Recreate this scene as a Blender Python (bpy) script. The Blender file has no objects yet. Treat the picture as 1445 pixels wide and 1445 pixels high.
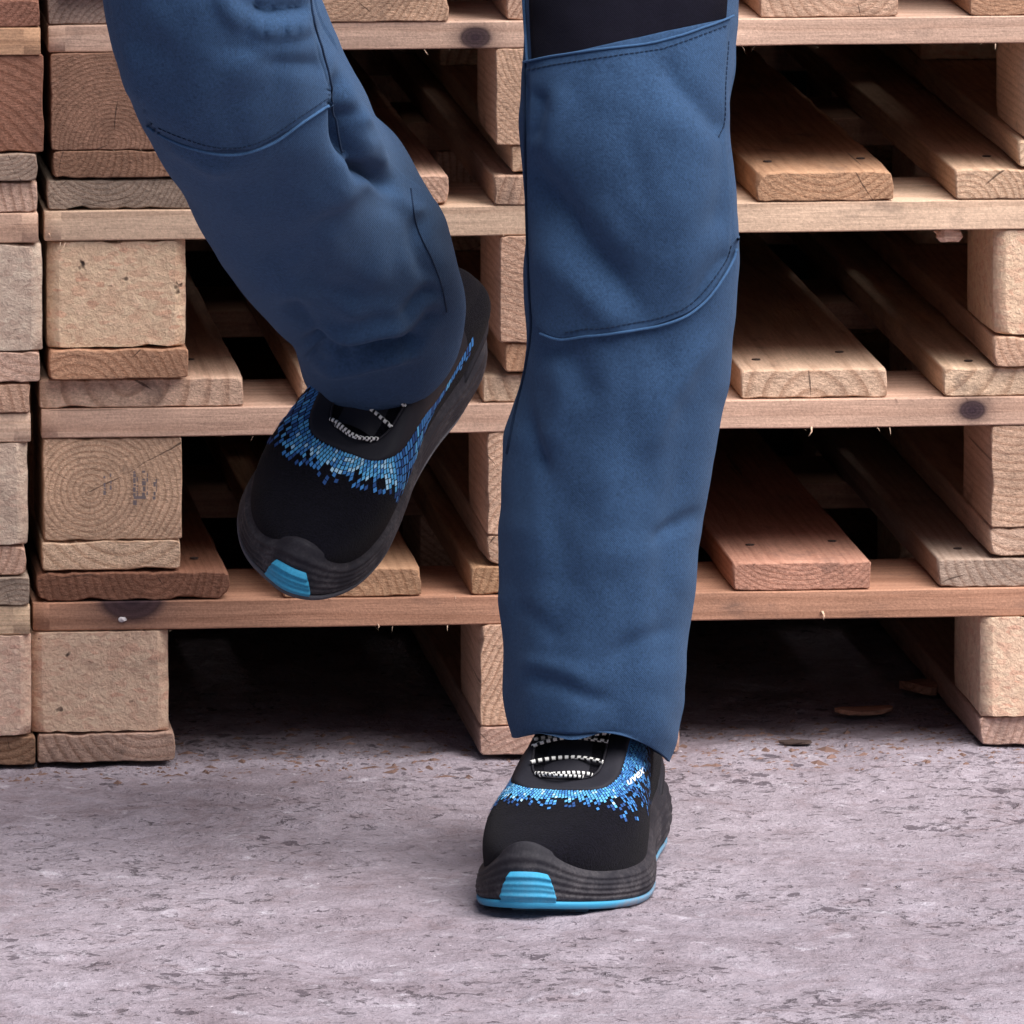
import bpy, math, random
import numpy as np
from mathutils import Vector, Matrix, noise as mnoise

S = bpy.context.scene
COL = S.collection
R = math.radians
random.seed(7)
rng = np.random.default_rng(7)

# ------------------------------------------------------------------ camera
CAM = Vector((-0.74, -7.6, 1.33)); AIM = Vector((0.0, 0.0, 0.177)); FPX = 15160.0
cd = bpy.data.cameras.new('camera'); cam = bpy.data.objects.new('camera', cd); COL.objects.link(cam)
cam.location = CAM
cam.rotation_euler = (AIM - CAM).to_track_quat('-Z', 'Y').to_euler()
cd.sensor_width = 36.0; cd.lens = FPX / 1445 * 36.0
cd.clip_start = 0.1; cd.clip_end = 1000
cd.dof.use_dof = True; cd.dof.focus_distance = 7.25; cd.dof.aperture_fstop = 60
S.camera = cam
CM = (AIM - CAM).to_track_quat('-Z', 'Y').to_matrix()      # columns: right, up, towards viewer
CMn = np.array(CM); CAMn = np.array(CAM)

# ------------------------------------------------------------------ light
world = bpy.data.worlds.new('World'); S.world = world; world.use_nodes = True
SUN_EL, SUN_AZ = R(57), R(44)          # azimuth of the sun to the right of the viewer's back
wn = world.node_tree.nodes; wl = world.node_tree.links
sky = wn.new('ShaderNodeTexSky'); sky.sky_type = 'NISHITA'; sky.sun_disc = False
sky.sun_elevation = SUN_EL; sky.sun_rotation = math.pi - SUN_AZ
sky.air_density = 1.0; sky.dust_density = 4.0; sky.ozone_density = 1.0
wl.new(sky.outputs[0], wn['Background'].inputs[0]); wn['Background'].inputs[1].default_value = 0.055
sd = bpy.data.lights.new('sun', 'SUN'); sd.energy = 5.0; sd.angle = R(56); sd.color = (1.0, 0.955, 0.92)
sun = bpy.data.objects.new('sun', sd); COL.objects.link(sun)
sdir = Vector((math.sin(SUN_AZ) * math.cos(SUN_EL), -math.cos(SUN_AZ) * math.cos(SUN_EL), math.sin(SUN_EL)))
sun.rotation_euler = sdir.to_track_quat('Z', 'Y').to_euler(); sun.location = sdir * 5
S.view_settings.view_transform = 'Standard'; S.view_settings.look = 'None'
S.view_settings.exposure = 0.43; S.view_settings.gamma = 1.0; S.view_settings.use_curve_mapping = False
S.render.engine = 'CYCLES'
S.cycles.max_bounces = 8

# ------------------------------------------------------------------ helpers
def at(u, v, Y):
    """the point of the plane y = Y that stands at photograph position (u, v)"""
    d = CMn @ np.array([(u - 722.5) / FPX, -(v - 722.5) / FPX, -1.0])
    return CAMn + d * ((Y - CAMn[1]) / d[1])

def proj(P):
    q = (np.asarray(P) - CAMn) @ CMn
    return 722.5 + q[..., 0] / -q[..., 2] * FPX, 722.5 - q[..., 1] / -q[..., 2] * FPX

def mesh_obj(name, verts, faces, mats=None, parent=None, smooth=True, midx=None):
    me = bpy.data.meshes.new(name)
    me.from_pydata([tuple(map(float, v)) for v in verts], [], [tuple(map(int, f)) for f in faces])
    for m in (mats if isinstance(mats, (list, tuple)) else [mats]):
        if m: me.materials.append(m)
    me.polygons.foreach_set('use_smooth', [smooth] * len(me.polygons))
    if midx is not None: me.polygons.foreach_set('material_index', [int(i) for i in midx])
    me.update()
    o = bpy.data.objects.new(name, me); COL.objects.link(o)
    if parent: o.parent = parent
    return o

def empty(name, loc=(0, 0, 0), **kw):
    o = bpy.data.objects.new(name, None); COL.objects.link(o); o.location = loc; o.empty_display_size = 0.05
    for k, v in kw.items(): o[k] = v
    return o

def grid_faces(nr, nc, wrap=False, off=0, flip=False):
    f = []
    for i in range(nr - 1):
        for j in range(nc if wrap else nc - 1):
            a = off + i * nc + j; b = off + i * nc + (j + 1) % nc
            q = (a, b, b + nc, a + nc)
            f.append(q[::-1] if flip else q)
    return f

def vnoise(x, y, seed=0):
    """2-D value noise, numpy, -1..1"""
    xi = np.floor(x).astype(np.int64); yi = np.floor(y).astype(np.int64)
    fx = x - xi; fy = y - yi
    fx = fx * fx * (3 - 2 * fx); fy = fy * fy * (3 - 2 * fy)
    def h(a, b):
        n = (a * 374761393 + b * 668265263 + seed * 1442695041) & 0x7fffffff
        n = ((n ^ (n >> 13)) * 1274126177) & 0x7fffffff
        n = n ^ (n >> 16)
        return (n & 0xffff) / 32767.5 - 1
    return (h(xi, yi) * (1 - fx) + h(xi + 1, yi) * fx) * (1 - fy) + (h(xi, yi + 1) * (1 - fx) + h(xi + 1, yi + 1) * fx) * fy

def interp_rows(ctrl, n):
    """Catmull-Rom through rows of control values, n samples"""
    c = np.array(ctrl, float); m = len(c)
    out = []
    for k in range(n):
        t = k / (n - 1) * (m - 1); i = min(int(t), m - 2); f = t - i
        p0 = c[max(i - 1, 0)]; p1 = c[i]; p2 = c[i + 1]; p3 = c[min(i + 2, m - 1)]
        out.append(0.5 * ((2 * p1) + (-p0 + p2) * f + (2 * p0 - 5 * p1 + 4 * p2 - p3) * f * f + (-p0 + 3 * p1 - 3 * p2 + p3) * f ** 3))
    return np.array(out)

# ------------------------------------------------------------------ node helpers
class NT:
    def __init__(s, name):
        s.m = bpy.data.materials.new(name); s.m.use_nodes = True
        s.n = s.m.node_tree.nodes; s.l = s.m.node_tree.links
        s.b = s.n['Principled BSDF']; s.b.inputs['Specular IOR Level'].default_value = 0.25
    def link(s, a, b): s.l.new(a, b)
    def put(s, inp, v):
        if isinstance(v, bpy.types.NodeSocket): s.l.new(v, inp)
        else: inp.default_value = v
    def math(s, op, a, b=0.0, c=None, clamp=False):
        x = s.n.new('ShaderNodeMath'); x.operation = op; x.use_clamp = clamp
        s.put(x.inputs[0], a); s.put(x.inputs[1], b)
        if c is not None: s.put(x.inputs[2], c)
        return x.outputs[0]
    def coord(s, kind='Object'): return s.n.new('ShaderNodeTexCoord').outputs[kind]
    def mapping(s, vec, scale=(1, 1, 1), loc=(0, 0, 0)):
        x = s.n.new('ShaderNodeMapping'); s.l.new(vec, x.inputs[0])
        x.inputs['Scale'].default_value = scale; s.put(x.inputs['Location'], loc); return x.outputs[0]
    def noise(s, vec, scale, detail=3.0, rough=0.55, dist=0.0):
        x = s.n.new('ShaderNodeTexNoise'); s.l.new(vec, x.inputs['Vector'])
        x.inputs['Scale'].default_value = scale; x.inputs['Detail'].default_value = detail
        x.inputs['Roughness'].default_value = rough; x.inputs['Distortion'].default_value = dist
        return x.outputs[0]
    def voro(s, vec, scale, feature='F1', rand=1.0):
        x = s.n.new('ShaderNodeTexVoronoi'); x.feature = feature; s.l.new(vec, x.inputs['Vector'])
        x.inputs['Scale'].default_value = scale; x.inputs['Randomness'].default_value = rand
        return x
    def ramp(s, fac, stops):
        x = s.n.new('ShaderNodeValToRGB'); s.l.new(fac, x.inputs[0]); e = x.color_ramp.elements
        while len(e) < len(stops): e.new(0.5)
        for k, (p, c) in enumerate(stops):
            e[k].position = p; e[k].color = (c, c, c, 1) if not isinstance(c, tuple) else (*c, 1)
        return x.outputs[0]
    def mix(s, fac, a, b, mode='MIX'):
        x = s.n.new('ShaderNodeMix'); x.data_type = 'RGBA'; x.blend_type = mode
        s.put(x.inputs[0], fac)
        for i, v in ((6, a), (7, b)):
            s.put(x.inputs[i], (*v, 1) if isinstance(v, tuple) and len(v) == 3 else v)
        return x.outputs[2]
    def sep(s, v):
        x = s.n.new('ShaderNodeSeparateXYZ'); s.l.new(v, x.inputs[0]); return x.outputs
    def comb(s, a, b, c):
        x = s.n.new('ShaderNodeCombineXYZ')
        for i, v in enumerate((a, b, c)): s.put(x.inputs[i], v)
        return x.outputs[0]
    def attr(s, name):
        x = s.n.new('ShaderNodeAttribute'); x.attribute_type = 'OBJECT'; x.attribute_name = name; return x
    def bump(s, h, strength, dist, normal=None):
        x = s.n.new('ShaderNodeBump'); x.inputs['Strength'].default_value = strength; x.inputs['Distance'].default_value = dist
        s.l.new(h, x.inputs['Height'])
        if normal: s.l.new(normal, x.inputs['Normal'])
        return x.outputs[0]
    def out(s, color, rough=0.8, normal=None, spec=0.25):
        s.put(s.b.inputs['Base Color'], color if not (isinstance(color, tuple) and len(color) == 3) else (*color, 1))
        s.put(s.b.inputs['Roughness'], rough); s.b.inputs['Specular IOR Level'].default_value = spec
        if normal: s.l.new(normal, s.b.inputs['Normal'])
        return s.m

# ------------------------------------------------------------------ materials
def mat_wood():
    t = NT('sawn_wood')
    oc = t.coord(); x, y, z = t.sep(oc)
    ring = t.sep(t.attr('wood_ring').outputs['Vector'])       # ring centre y, z and rings per metre
    tint = t.attr('wood_tint').outputs['Color']
    seed = t.attr('wood_seed').outputs['Fac']
    so = t.comb(seed, t.math('MULTIPLY', seed, 1.7), t.math('MULTIPLY', seed, 0.6))
    va = t.n.new('ShaderNodeVectorMath'); va.operation = 'ADD'; t.link(oc, va.inputs[0]); t.link(so, va.inputs[1]); p = va.outputs[0]
    long = t.mapping(p, scale=(1.6, 9, 9))
    w1 = t.math('MULTIPLY', t.math('SUBTRACT', t.noise(long, 1.0, 2.0), 0.5), 0.028)
    w2 = t.math('MULTIPLY', t.math('SUBTRACT', t.noise(t.mapping(p, scale=(2.5, 45, 45)), 1.0, 2.0), 0.5), 0.0018)
    dy = t.math('ADD', t.math('SUBTRACT', y, ring[0]), w1); dz = t.math('SUBTRACT', z, ring[1])
    r = t.math('ADD', t.math('SQRT', t.math('ADD', t.math('MULTIPLY', dy, dy), t.math('MULTIPLY', dz, dz))), w2)
    rr = t.math('ADD', r, t.math('MULTIPLY', t.math('SUBTRACT', t.noise(t.mapping(p, scale=(.4, 1, 1)), 22.0, 1.0), 0.5), 0.006))
    fr = t.math('FRACT', t.math('MULTIPLY', rr, ring[2]))
    late = t.ramp(fr, [(0, 0.25), (0.15, 0.0), (0.55, 0.12), (0.86, 0.9), (0.95, 1.0), (1.0, 0.25)])
    fibre = t.noise(t.mapping(p, scale=(18, 420, 420)), 1.0, 4.0, 0.7)
    grain = t.noise(p, 520.0, 2.0, 0.7)
    blotch = t.noise(t.mapping(p, scale=(2.2, 7, 7)), 2.2, 4.0, 0.6)
    dirt = t.ramp(t.noise(t.mapping(p, scale=(5, 9, 9)), 3.2, 5.0, 0.65, 0.6), [(0.0, 0.0), (0.58, 0.0), (0.78, 0.75), (1, 1.0)])
    # end grain shows rings strongly, long faces less so
    nx = t.sep(t.coord('Normal'))[0]
    endm = t.math('GREATER_THAN', t.math('ABSOLUTE', nx), 0.6)
    rmask = t.math('ADD', 0.35, t.math('MULTIPLY', t.noise(p, 24.0, 3.0, 0.6), 1.15))
    ringc = t.math('MULTIPLY', t.math('MULTIPLY', late, rmask), t.math('ADD', 0.28, t.math('MULTIPLY', endm, 0.25)))
    base = t.mix(ringc, tint, t.mix(1.0, tint, (0.40, 0.27, 0.21), 'MULTIPLY'))
    fuzz = t.noise(t.mapping(p, scale=(1, 1, 2.6)), 210.0, 4.0, 0.75)
    v = t.math('ADD', 0.56, t.math('MULTIPLY', fibre, 0.62)); v = t.math('MULTIPLY', v, t.math('ADD', 0.62, t.math('MULTIPLY', grain, 0.86)))
    v = t.math('MULTIPLY', v, t.math('ADD', 1.0, t.math('MULTIPLY', t.math('MULTIPLY', t.math('SUBTRACT', fuzz, 0.5), 1.5), t.math('ADD', 0.25, t.math('MULTIPLY', endm, 0.75)))))
    base = t.mix(1.0, base, t.comb(v, v, v), 'MULTIPLY')
    b2 = t.math('ADD', 0.50, t.math('MULTIPLY', blotch, 1.02))
    base = t.mix(1.0, base, t.comb(t.math('ADD', b2, 0.02), b2, t.math('SUBTRACT', b2, 0.0)), 'MULTIPLY')
    base = t.mix(t.math('MULTIPLY', dirt, 0.85), base, (0.085, 0.068, 0.066))
    ang = t.math('ARCTAN2', dz, dy)
    a0 = t.math('SUBTRACT', t.math('MULTIPLY', t.math('FRACT', t.math('MULTIPLY', seed, 3.7)), 6.2), 3.1)
    ca = t.math('ABSOLUTE', t.math('SINE', t.math('MULTIPLY', t.math('SUBTRACT', t.math('ADD', ang, t.math('MULTIPLY', w2, 40.0)), a0), 1.5)))
    crack = t.math('LESS_THAN', t.math('MULTIPLY', ca, r), t.math('MULTIPLY', t.math('SUBTRACT', t.noise(p, 40.0, 2.0), 0.47), 0.006))
    base = t.mix(t.math('MULTIPLY', t.math('MULTIPLY', crack, endm), 0.75), base, (0.05, 0.03, 0.025))
    # long splits on the other faces
    spl = t.math('GREATER_THAN', t.noise(t.mapping(p, scale=(2.2, 110, 110)), 1.0, 2.0, 0.5), 0.735)
    base = t.mix(t.math('MULTIPLY', spl, t.math('SUBTRACT', 0.6, t.math('MULTIPLY', endm, 0.6))), base, (0.07, 0.045, 0.035))
    # a knot, where the piece has one
    kn = t.attr('wood_knot'); kv = t.sep(kn.outputs['Vector'])           # centre x, z and radius
    kx = t.math('SUBTRACT', x, kv[0]); kz = t.math('MULTIPLY', t.math('SUBTRACT', z, kv[1]), 1.3)
    kd = t.math('DIVIDE', t.math('ADD', t.math('SQRT', t.math('ADD', t.math('MULTIPLY', kx, kx), t.math('MULTIPLY', kz, kz))), t.math('MULTIPLY', w2, 1.2)), t.math('MAXIMUM', kv[2], 0.0001))
    kf = t.ramp(t.math('MULTIPLY', kd, 0.5), [(0, 1.0), (0.38, 0.92), (0.52, 0.35), (0.75, 0.12), (0.95, 0.0)])
    kf = t.math('MULTIPLY', kf, t.math('GREATER_THAN', kv[2], 0.001))
    kring = t.math('ADD', 0.6, t.math('MULTIPLY', t.math('SINE', t.math('MULTIPLY', kd, 22.0)), 0.3))
    base = t.mix(kf, base, t.mix(kring, (0.022, 0.014, 0.020), (0.05, 0.03, 0.04)))
    h = t.math('ADD', t.math('MULTIPLY', fibre, 0.6), t.math('MULTIPLY', grain, t.math('ADD', 0.35, t.math('MULTIPLY', endm, 0.5))))
    h = t.math('ADD', h, t.math('MULTIPLY', fuzz, t.math('MULTIPLY', endm, 1.6)))
    h = t.math('SUBTRACT', h, t.math('MULTIPLY', late, 0.05))
    return t.out(base, 0.85, t.bump(h, 0.8, 0.0008), 0.15)

def mat_chip():
    t = NT('pressed_chip_wood')
    oc = t.coord(); tint = t.attr('wood_tint').outputs['Color']; seed = t.attr('wood_seed').outputs['Fac']
    va = t.n.new('ShaderNodeVectorMath'); va.operation = 'ADD'; t.link(oc, va.inputs[0]); t.link(t.comb(seed, seed, seed), va.inputs[1]); p = va.outputs[0]
    n1 = t.noise(p, 240.0, 5.0, 0.75, 0.4); n2 = t.noise(p, 85.0, 4.0, 0.7, 0.5); n3 = t.noise(p, 9.0, 3.0)
    vo = t.voro(t.mapping(p, scale=(1, 1, 2.2)), 130.0)
    v = t.math('ADD', 0.18, t.math('MULTIPLY', n1, 0.95)); v = t.math('ADD', v, t.math('MULTIPLY', n2, 0.55)); v = t.math('ADD', v, t.math('MULTIPLY', n3, 0.30))
    c = t.mix(1.0, tint, t.comb(v, v, v), 'MULTIPLY')
    cc = t.n.new('ShaderNodeHueSaturation'); t.link(vo.outputs['Color'], cc.inputs['Color']); cc.inputs['Saturation'].default_value = 0
    c = t.mix(0.22, c, t.mix(1.0, c, cc.outputs[0], 'OVERLAY'))
    holes = t.ramp(t.noise(p, 75.0, 2.0, 0.5), [(0, 1.0), (0.22, 1.0), (0.28, 0.0), (1, 0.0)])
    c = t.mix(holes, c, (0.05, 0.035, 0.03))
    # dirt: weathered stains
    dirt = t.ramp(t.noise(t.mapping(p, scale=(6, 6, 14)), 2.0, 4.0, 0.7), [(0, 0.0), (0.56, 0.0), (0.75, 0.8), (1, 1.0)])
    c = t.mix(t.math('MULTIPLY', dirt, 0.5), c, (0.10, 0.07, 0.065))
    h = t.math('SUBTRACT', t.math('ADD', n1, t.math('MULTIPLY', n2, 0.9)), t.math('MULTIPLY', holes, 0.8))
    return t.out(c, 0.9, t.bump(h, 1.0, 0.0022), 0.15)

def mat_fabric(name, col, hi=1.45, rough=0.95, grain=0.5):
    t = NT(name); oc = t.coord()
    n1 = t.noise(oc, 640.0, 3.0, 0.85); n2 = t.noise(oc, 28.0, 3.0, 0.6); n3 = t.noise(oc, 330.0, 3.0, 0.7)
    v = t.math('ADD', 1.0 - grain * .9, t.math('MULTIPLY', t.math('SUBTRACT', n1, 0.22), grain * 2.8)); v = t.math('ADD', v, t.math('MULTIPLY', t.math('SUBTRACT', n3, 0.5), grain * 1.3))
    v = t.math('MULTIPLY', v, t.math('ADD', 0.95, t.math('MULTIPLY', n2, 0.10)))
    c = t.mix(1.0, col, t.comb(v, v, t.math('MULTIPLY', v, 1.0)), 'MULTIPLY')
    x, y, z = t.sep(oc)
    tw = t.math('SINE', t.math('MULTIPLY', t.math('ADD', x, t.math('MULTIPLY', z, 1.0)), 5200.0))
    tv = t.math('ADD', 1.0, t.math('MULTIPLY', tw, 0.10)); c = t.mix(1.0, c, t.comb(tv, tv, tv), 'MULTIPLY')
    h = t.math('ADD', t.math('MULTIPLY', tw, 0.22), t.math('ADD', n1, n3))
    m = t.out(c, rough, t.bump(h, 0.6, 0.0008), 0.12)
    t.b.inputs['Sheen Weight'].default_value = 0.12; t.b.inputs['Sheen Roughness'].default_value = 0.5
    t.b.inputs['Sheen Tint'].default_value = (0.5, 0.7, 1.0, 1)
    return m

def mat_knit(name='black_knit', col=(0.0045, 0.0042, 0.0082)):
    t = NT(name); oc = t.coord()
    n1 = t.noise(oc, 620.0, 3.0, 0.8); n2 = t.noise(oc, 60.0, 3.0)
    v = t.math('ADD', -0.6, t.math('MULTIPLY', n1, 3.0)); v = t.math('MULTIPLY', v, t.math('ADD', 0.7, t.math('MULTIPLY', n2, 0.6)))
    c = t.mix(1.0, col, t.comb(v, v, v), 'MULTIPLY')
    t.b.inputs['Sheen Weight'].default_value = 0.03
    return t.out(c, 0.95, t.bump(n1, 0.9, 0.0016), 0.08)

def mat_plain(name, col, rough=0.6, spec=0.3, nscale=300.0, namp=0.35, bump=0.3, dist=0.0004):
    t = NT(name); oc = t.coord()
    n = t.noise(oc, nscale, 3.0, 0.65); n2 = t.noise(oc, nscale * 0.12, 3.0)
    v = t.math('ADD', 1 - namp, t.math('MULTIPLY', n, namp)); v = t.math('ADD', v, t.math('MULTIPLY', n2, namp))
    c = t.mix(1.0, col, t.comb(v, v, v), 'MULTIPLY')
    return t.out(c, rough, t.bump(n, bump, dist), spec)

def mat_sole_dusty(name, col):
    t = NT(name); oc = t.coord(); z = t.sep(oc)[2]
    n = t.noise(oc, 260.0, 4.0, 0.8); n2 = t.noise(oc, 45.0, 3.0)
    d = t.math('ADD', t.math('MULTIPLY', t.math('SUBTRACT', n2, 0.5), 0.010), z)
    f = t.ramp(t.math('MULTIPLY', d, 100.0), [(0, 1.0), (0.35, 0.8), (0.75, 0.1), (1.0, 0.0)])
    f = t.math('MULTIPLY', f, t.ramp(n, [(0.3, 0.2), (0.6, 1.0)]))
    c = t.mix(f, col, (0.23, 0.22, 0.25))
    return t.out(c, 0.65, t.bump(n, 0.4, 0.0008), 0.3)

def mat_dusty(name, col, amt=0.55):
    t = NT(name); oc = t.coord(); z = t.sep(oc)[2]
    n = t.noise(oc, 420.0, 4.0, 0.8); n2 = t.noise(oc, 38.0, 4.0, 0.7)
    low = t.math('SUBTRACT', 1.0, t.math('MULTIPLY', z, 22.0), clamp=True)
    f = t.math('MULTIPLY', t.ramp(n2, [(0.42, 0.05), (0.66, 1.0)]), t.math('ADD', 0.25, low))
    f = t.math('MULTIPLY', f, t.ramp(n, [(0.36, 0.1), (0.62, 1.0)]), clamp=True)
    v = t.math('ADD', 0.6, t.math('MULTIPLY', n, 0.8)); c = t.mix(1.0, col, t.comb(v, v, v), 'MULTIPLY')
    c = t.mix(t.math('MULTIPLY', f, amt), c, (0.17, 0.155, 0.165))
    return t.out(c, 0.72, t.bump(n, 0.5, 0.0006), 0.25)

def mat_ground():
    t = NT('worn_concrete'); oc = t.coord()
    big = t.noise(oc, 1.9, 4.0, 0.6); mid = t.noise(oc, 9.0, 6.0, 0.7, 0.8); fine = t.noise(oc, 75.0, 5.0, 0.75); vf = t.noise(oc, 330.0, 3.0, 0.75)
    c = t.mix(t.ramp(mid, [(0.34, 0.0), (0.62, 1.0)]), (0.205, 0.168, 0.195), (0.315, 0.278, 0.325))
    c = t.mix(t.math('MULTIPLY', t.ramp(big, [(0.38, 0.0), (0.66, 1.0)]), 0.55), c, (0.37, 0.333, 0.385))
    rust = t.ramp(t.noise(oc, 13.0, 6.0, 0.75, 1.2), [(0, 0.0), (0.53, 0.0), (0.66, 1.0)])
    c = t.mix(t.math('MULTIPLY', rust, 0.45), c, (0.19, 0.138, 0.150))
    v = t.math('ADD', 0.18, t.math('ADD', t.math('MULTIPLY', fine, 0.80), t.math('MULTIPLY', vf, 0.86)))
    c = t.mix(1.0, c, t.comb(v, v, v), 'MULTIPLY')
    clus = t.ramp(t.noise(oc, 4.0, 4.0, 0.65), [(0.40, 0.0), (0.62, 1.0)])
    pit = t.ramp(t.math('SUBTRACT', t.noise(oc, 42.0, 5.0, 0.72, 0.5), t.math('MULTIPLY', clus, 0.09)), [(0, 1.0), (0.29, 1.0), (0.345, 0.0), (1, 0.0)])
    pit2 = t.ramp(t.math('SUBTRACT', t.noise(oc, 115.0, 4.0, 0.7, 0.4), t.math('MULTIPLY', clus, 0.05)), [(0, 1.0), (0.27, 1.0), (0.36, 0.0), (1, 0.0)])
    wv_ = t.n.new('ShaderNodeVectorMath'); wv_.operation = 'ADD'; t.link(oc, wv_.inputs[0])
    wn_ = t.n.new('ShaderNodeTexNoise'); wn_.inputs['Scale'].default_value = 160.0; wn_.inputs['Detail'].default_value = 3; t.link(oc, wn_.inputs['Vector'])
    ws_ = t.n.new('ShaderNodeVectorMath'); ws_.operation = 'SCALE'; ws_.inputs[3].default_value = 0.016; t.link(wn_.outputs['Color'], ws_.inputs[0]); t.link(ws_.outputs[0], wv_.inputs[1])
    vo = t.voro(wv_.outputs[0], 62.0); vc = t.sep(vo.outputs['Color'])
    spot = t.math('LESS_THAN', vo.outputs['Distance'], t.math('MULTIPLY', t.math('SUBTRACT', vc[0], t.math('SUBTRACT', 0.83, t.math('MULTIPLY', clus, 0.22))), 1.2))
    vo2 = t.voro(wv_.outputs[0], 150.0); vc2 = t.sep(vo2.outputs['Color'])
    spot2 = t.math('LESS_THAN', vo2.outputs['Distance'], t.math('MULTIPLY', t.math('SUBTRACT', vc2[0], t.math('SUBTRACT', 0.80, t.math('MULTIPLY', clus, 0.25))), 1.3))
    pits = t.math('MAXIMUM', t.math('MULTIPLY', pit, 0.7), t.math('MULTIPLY', pit2, 0.6))
    pits = t.math('MAXIMUM', pits, t.math('MULTIPLY', t.math('MAXIMUM', spot, t.math('MULTIPLY', spot2, 0.85)), t.math('ADD', 0.35, fine)))
    c = t.mix(t.math('MULTIPLY', pits, 0.9), c, (0.060, 0.047, 0.060))
    lite = t.ramp(t.noise(oc, 30.0, 6.0, 0.75, 0.4), [(0, 0.0), (0.585, 0.0), (0.70, 1.0)])
    c = t.mix(t.math('MULTIPLY', lite, 0.8), c, (0.52, 0.49, 0.56))
    h = t.math('SUBTRACT', t.math('ADD', t.math('MULTIPLY', fine, 1.0), t.math('MULTIPLY', vf, 0.45)), t.math('MULTIPLY', pits, 0.7))
    h = t.math('ADD', h, t.math('MULTIPLY', mid, 0.8))
    return t.out(c, 0.92, t.bump(h, 1.0, 0.0042), 0.12)

M_WOOD, M_CHIP, M_GROUND = mat_wood(), mat_chip(), mat_ground()
M_BLUE = mat_fabric('blue_work_fabric', (0.030, 0.067, 0.143))
M_POCKET = mat_fabric('blue_pocket_fabric', (0.029, 0.065, 0.139))
M_SEAM = mat_fabric('blue_seam_thread', (0.045, 0.105, 0.22), grain=0.3)
M_SEAMD = mat_fabric('dark_seam_groove', (0.012, 0.025, 0.058), grain=0.3)
M_BLACKF = mat_fabric('black_stretch_fabric', (0.0045, 0.0042, 0.010))
M_BLACKF.node_tree.nodes['Principled BSDF'].inputs['Sheen Weight'].default_value = 0.0
M_KNIT = mat_knit()
M_RUBBER = mat_dusty('charcoal_rubber', (0.014, 0.0135, 0.020))
M_STAY = mat_plain('grey_black_overlay', (0.013, 0.013, 0.020), 0.7, 0.25)
M_CYAN = mat_dusty('cyan_rubber', (0.035, 0.29, 0.50), 0.35)
M_OUTS = mat_sole_dusty('cyan_outsole_rubber', (0.04, 0.30, 0.52))
M_OUTD = mat_plain('dusty_grey_outsole', (0.10, 0.10, 0.115), 0.9, 0.1, nscale=420, namp=0.9, bump=0.8, dist=0.001)
M_LACEW = mat_plain('white_lace_thread', (0.72, 0.72, 0.70), 0.8, 0.2, nscale=1500)
M_LACEB = mat_plain('black_lace_thread', (0.008, 0.008, 0.010), 0.8, 0.2)
M_PIX = [mat_plain('blue_knit_%s' % n, c, 0.8, 0.2, nscale=900, namp=0.3) for n, c in
         (('mid', (0.05, 0.20, 0.50)), ('bright', (0.11, 0.40, 0.72)), ('pale', (0.38, 0.62, 0.82)), ('deep', (0.022, 0.07, 0.22)))]
M_PRINT = mat_plain('pale_print', (0.62, 0.68, 0.78), 0.6, 0.3)
M_NAIL = mat_plain('rusty_steel', (0.045, 0.03, 0.028), 0.6, 0.5)
M_STAMP = mat_plain('faded_grey_ink', (0.19, 0.155, 0.16), 0.9, 0.1, nscale=500, namp=0.7)
M_PAINT = mat_plain('worn_white_paint', (0.48, 0.44, 0.44), 0.8, 0.2, nscale=500, namp=0.4)

# ------------------------------------------------------------------ ground
def axis(lo, hi, step, far):
    a = list(np.arange(lo, hi + 1e-9, step)); d = step; x = a[-1]; r = []
    while x < far: d *= 1.35; x += d; r.append(x)
    d = step; x = a[0]; l = []
    while x > -far: d *= 1.35; x -= d; l.append(x)
    return np.array(l[::-1] + a + r)
gx = axis(-0.60, 0.56, 0.0040, 150); gy = axis(-1.75, 0.40, 0.0050, 150)
GX, GY = np.meshgrid(gx, gy)
def ground_h(X, Y):
    h = 0.0016 * vnoise(X * 7, Y * 7, 1) + 0.0011 * vnoise(X * 22, Y * 22, 2) + 0.0008 * vnoise(X * 60, Y * 60, 3) + 0.0004 * vnoise(X * 140, Y * 140, 4)
    p = vnoise(X * 34, Y * 34, 9)
    h *= 1.35
    h -= 0.0020 * np.clip((p - 0.55) * 4, 0, 1)
    q = vnoise(X * 48 + 5, Y * 48, 12)
    h += 0.0012 * np.clip((q - 0.66) * 4, 0, 1)
    return h - 0.0025
GZ = ground_h(GX, GY)
far = np.clip((np.maximum(np.abs(GX) - 0.7, np.abs(GY + 0.7) - 1.2)) / 0.5, 0, 1)
GZ = GZ * (1 - far) - 0.002 * far
gv = np.stack([GX, GY, GZ], -1).reshape(-1, 3)
nR, nC = GX.shape
ii = np.arange((nR - 1) * nC).reshape(nR - 1, nC)[:, :-1].ravel()
gf = np.stack([ii, ii + 1, ii + 1 + nC, ii + nC], -1)
me = bpy.data.meshes.new('ground')
me.vertices.add(len(gv)); me.vertices.foreach_set('co', gv.ravel())
me.loops.add(gf.size); me.loops.foreach_set('vertex_index', gf.ravel())
me.polygons.add(len(gf)); me.polygons.foreach_set('loop_start', np.arange(0, gf.size, 4)); me.polygons.foreach_set('loop_total', np.full(len(gf), 4))
me.polygons.foreach_set('use_smooth', np.ones(len(gf), bool))
me.update(calc_edges=True); me.materials.append(M_GROUND)
ground = bpy.data.objects.new('ground', me); COL.objects.link(ground); ground['kind'] = 'structure'

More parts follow.
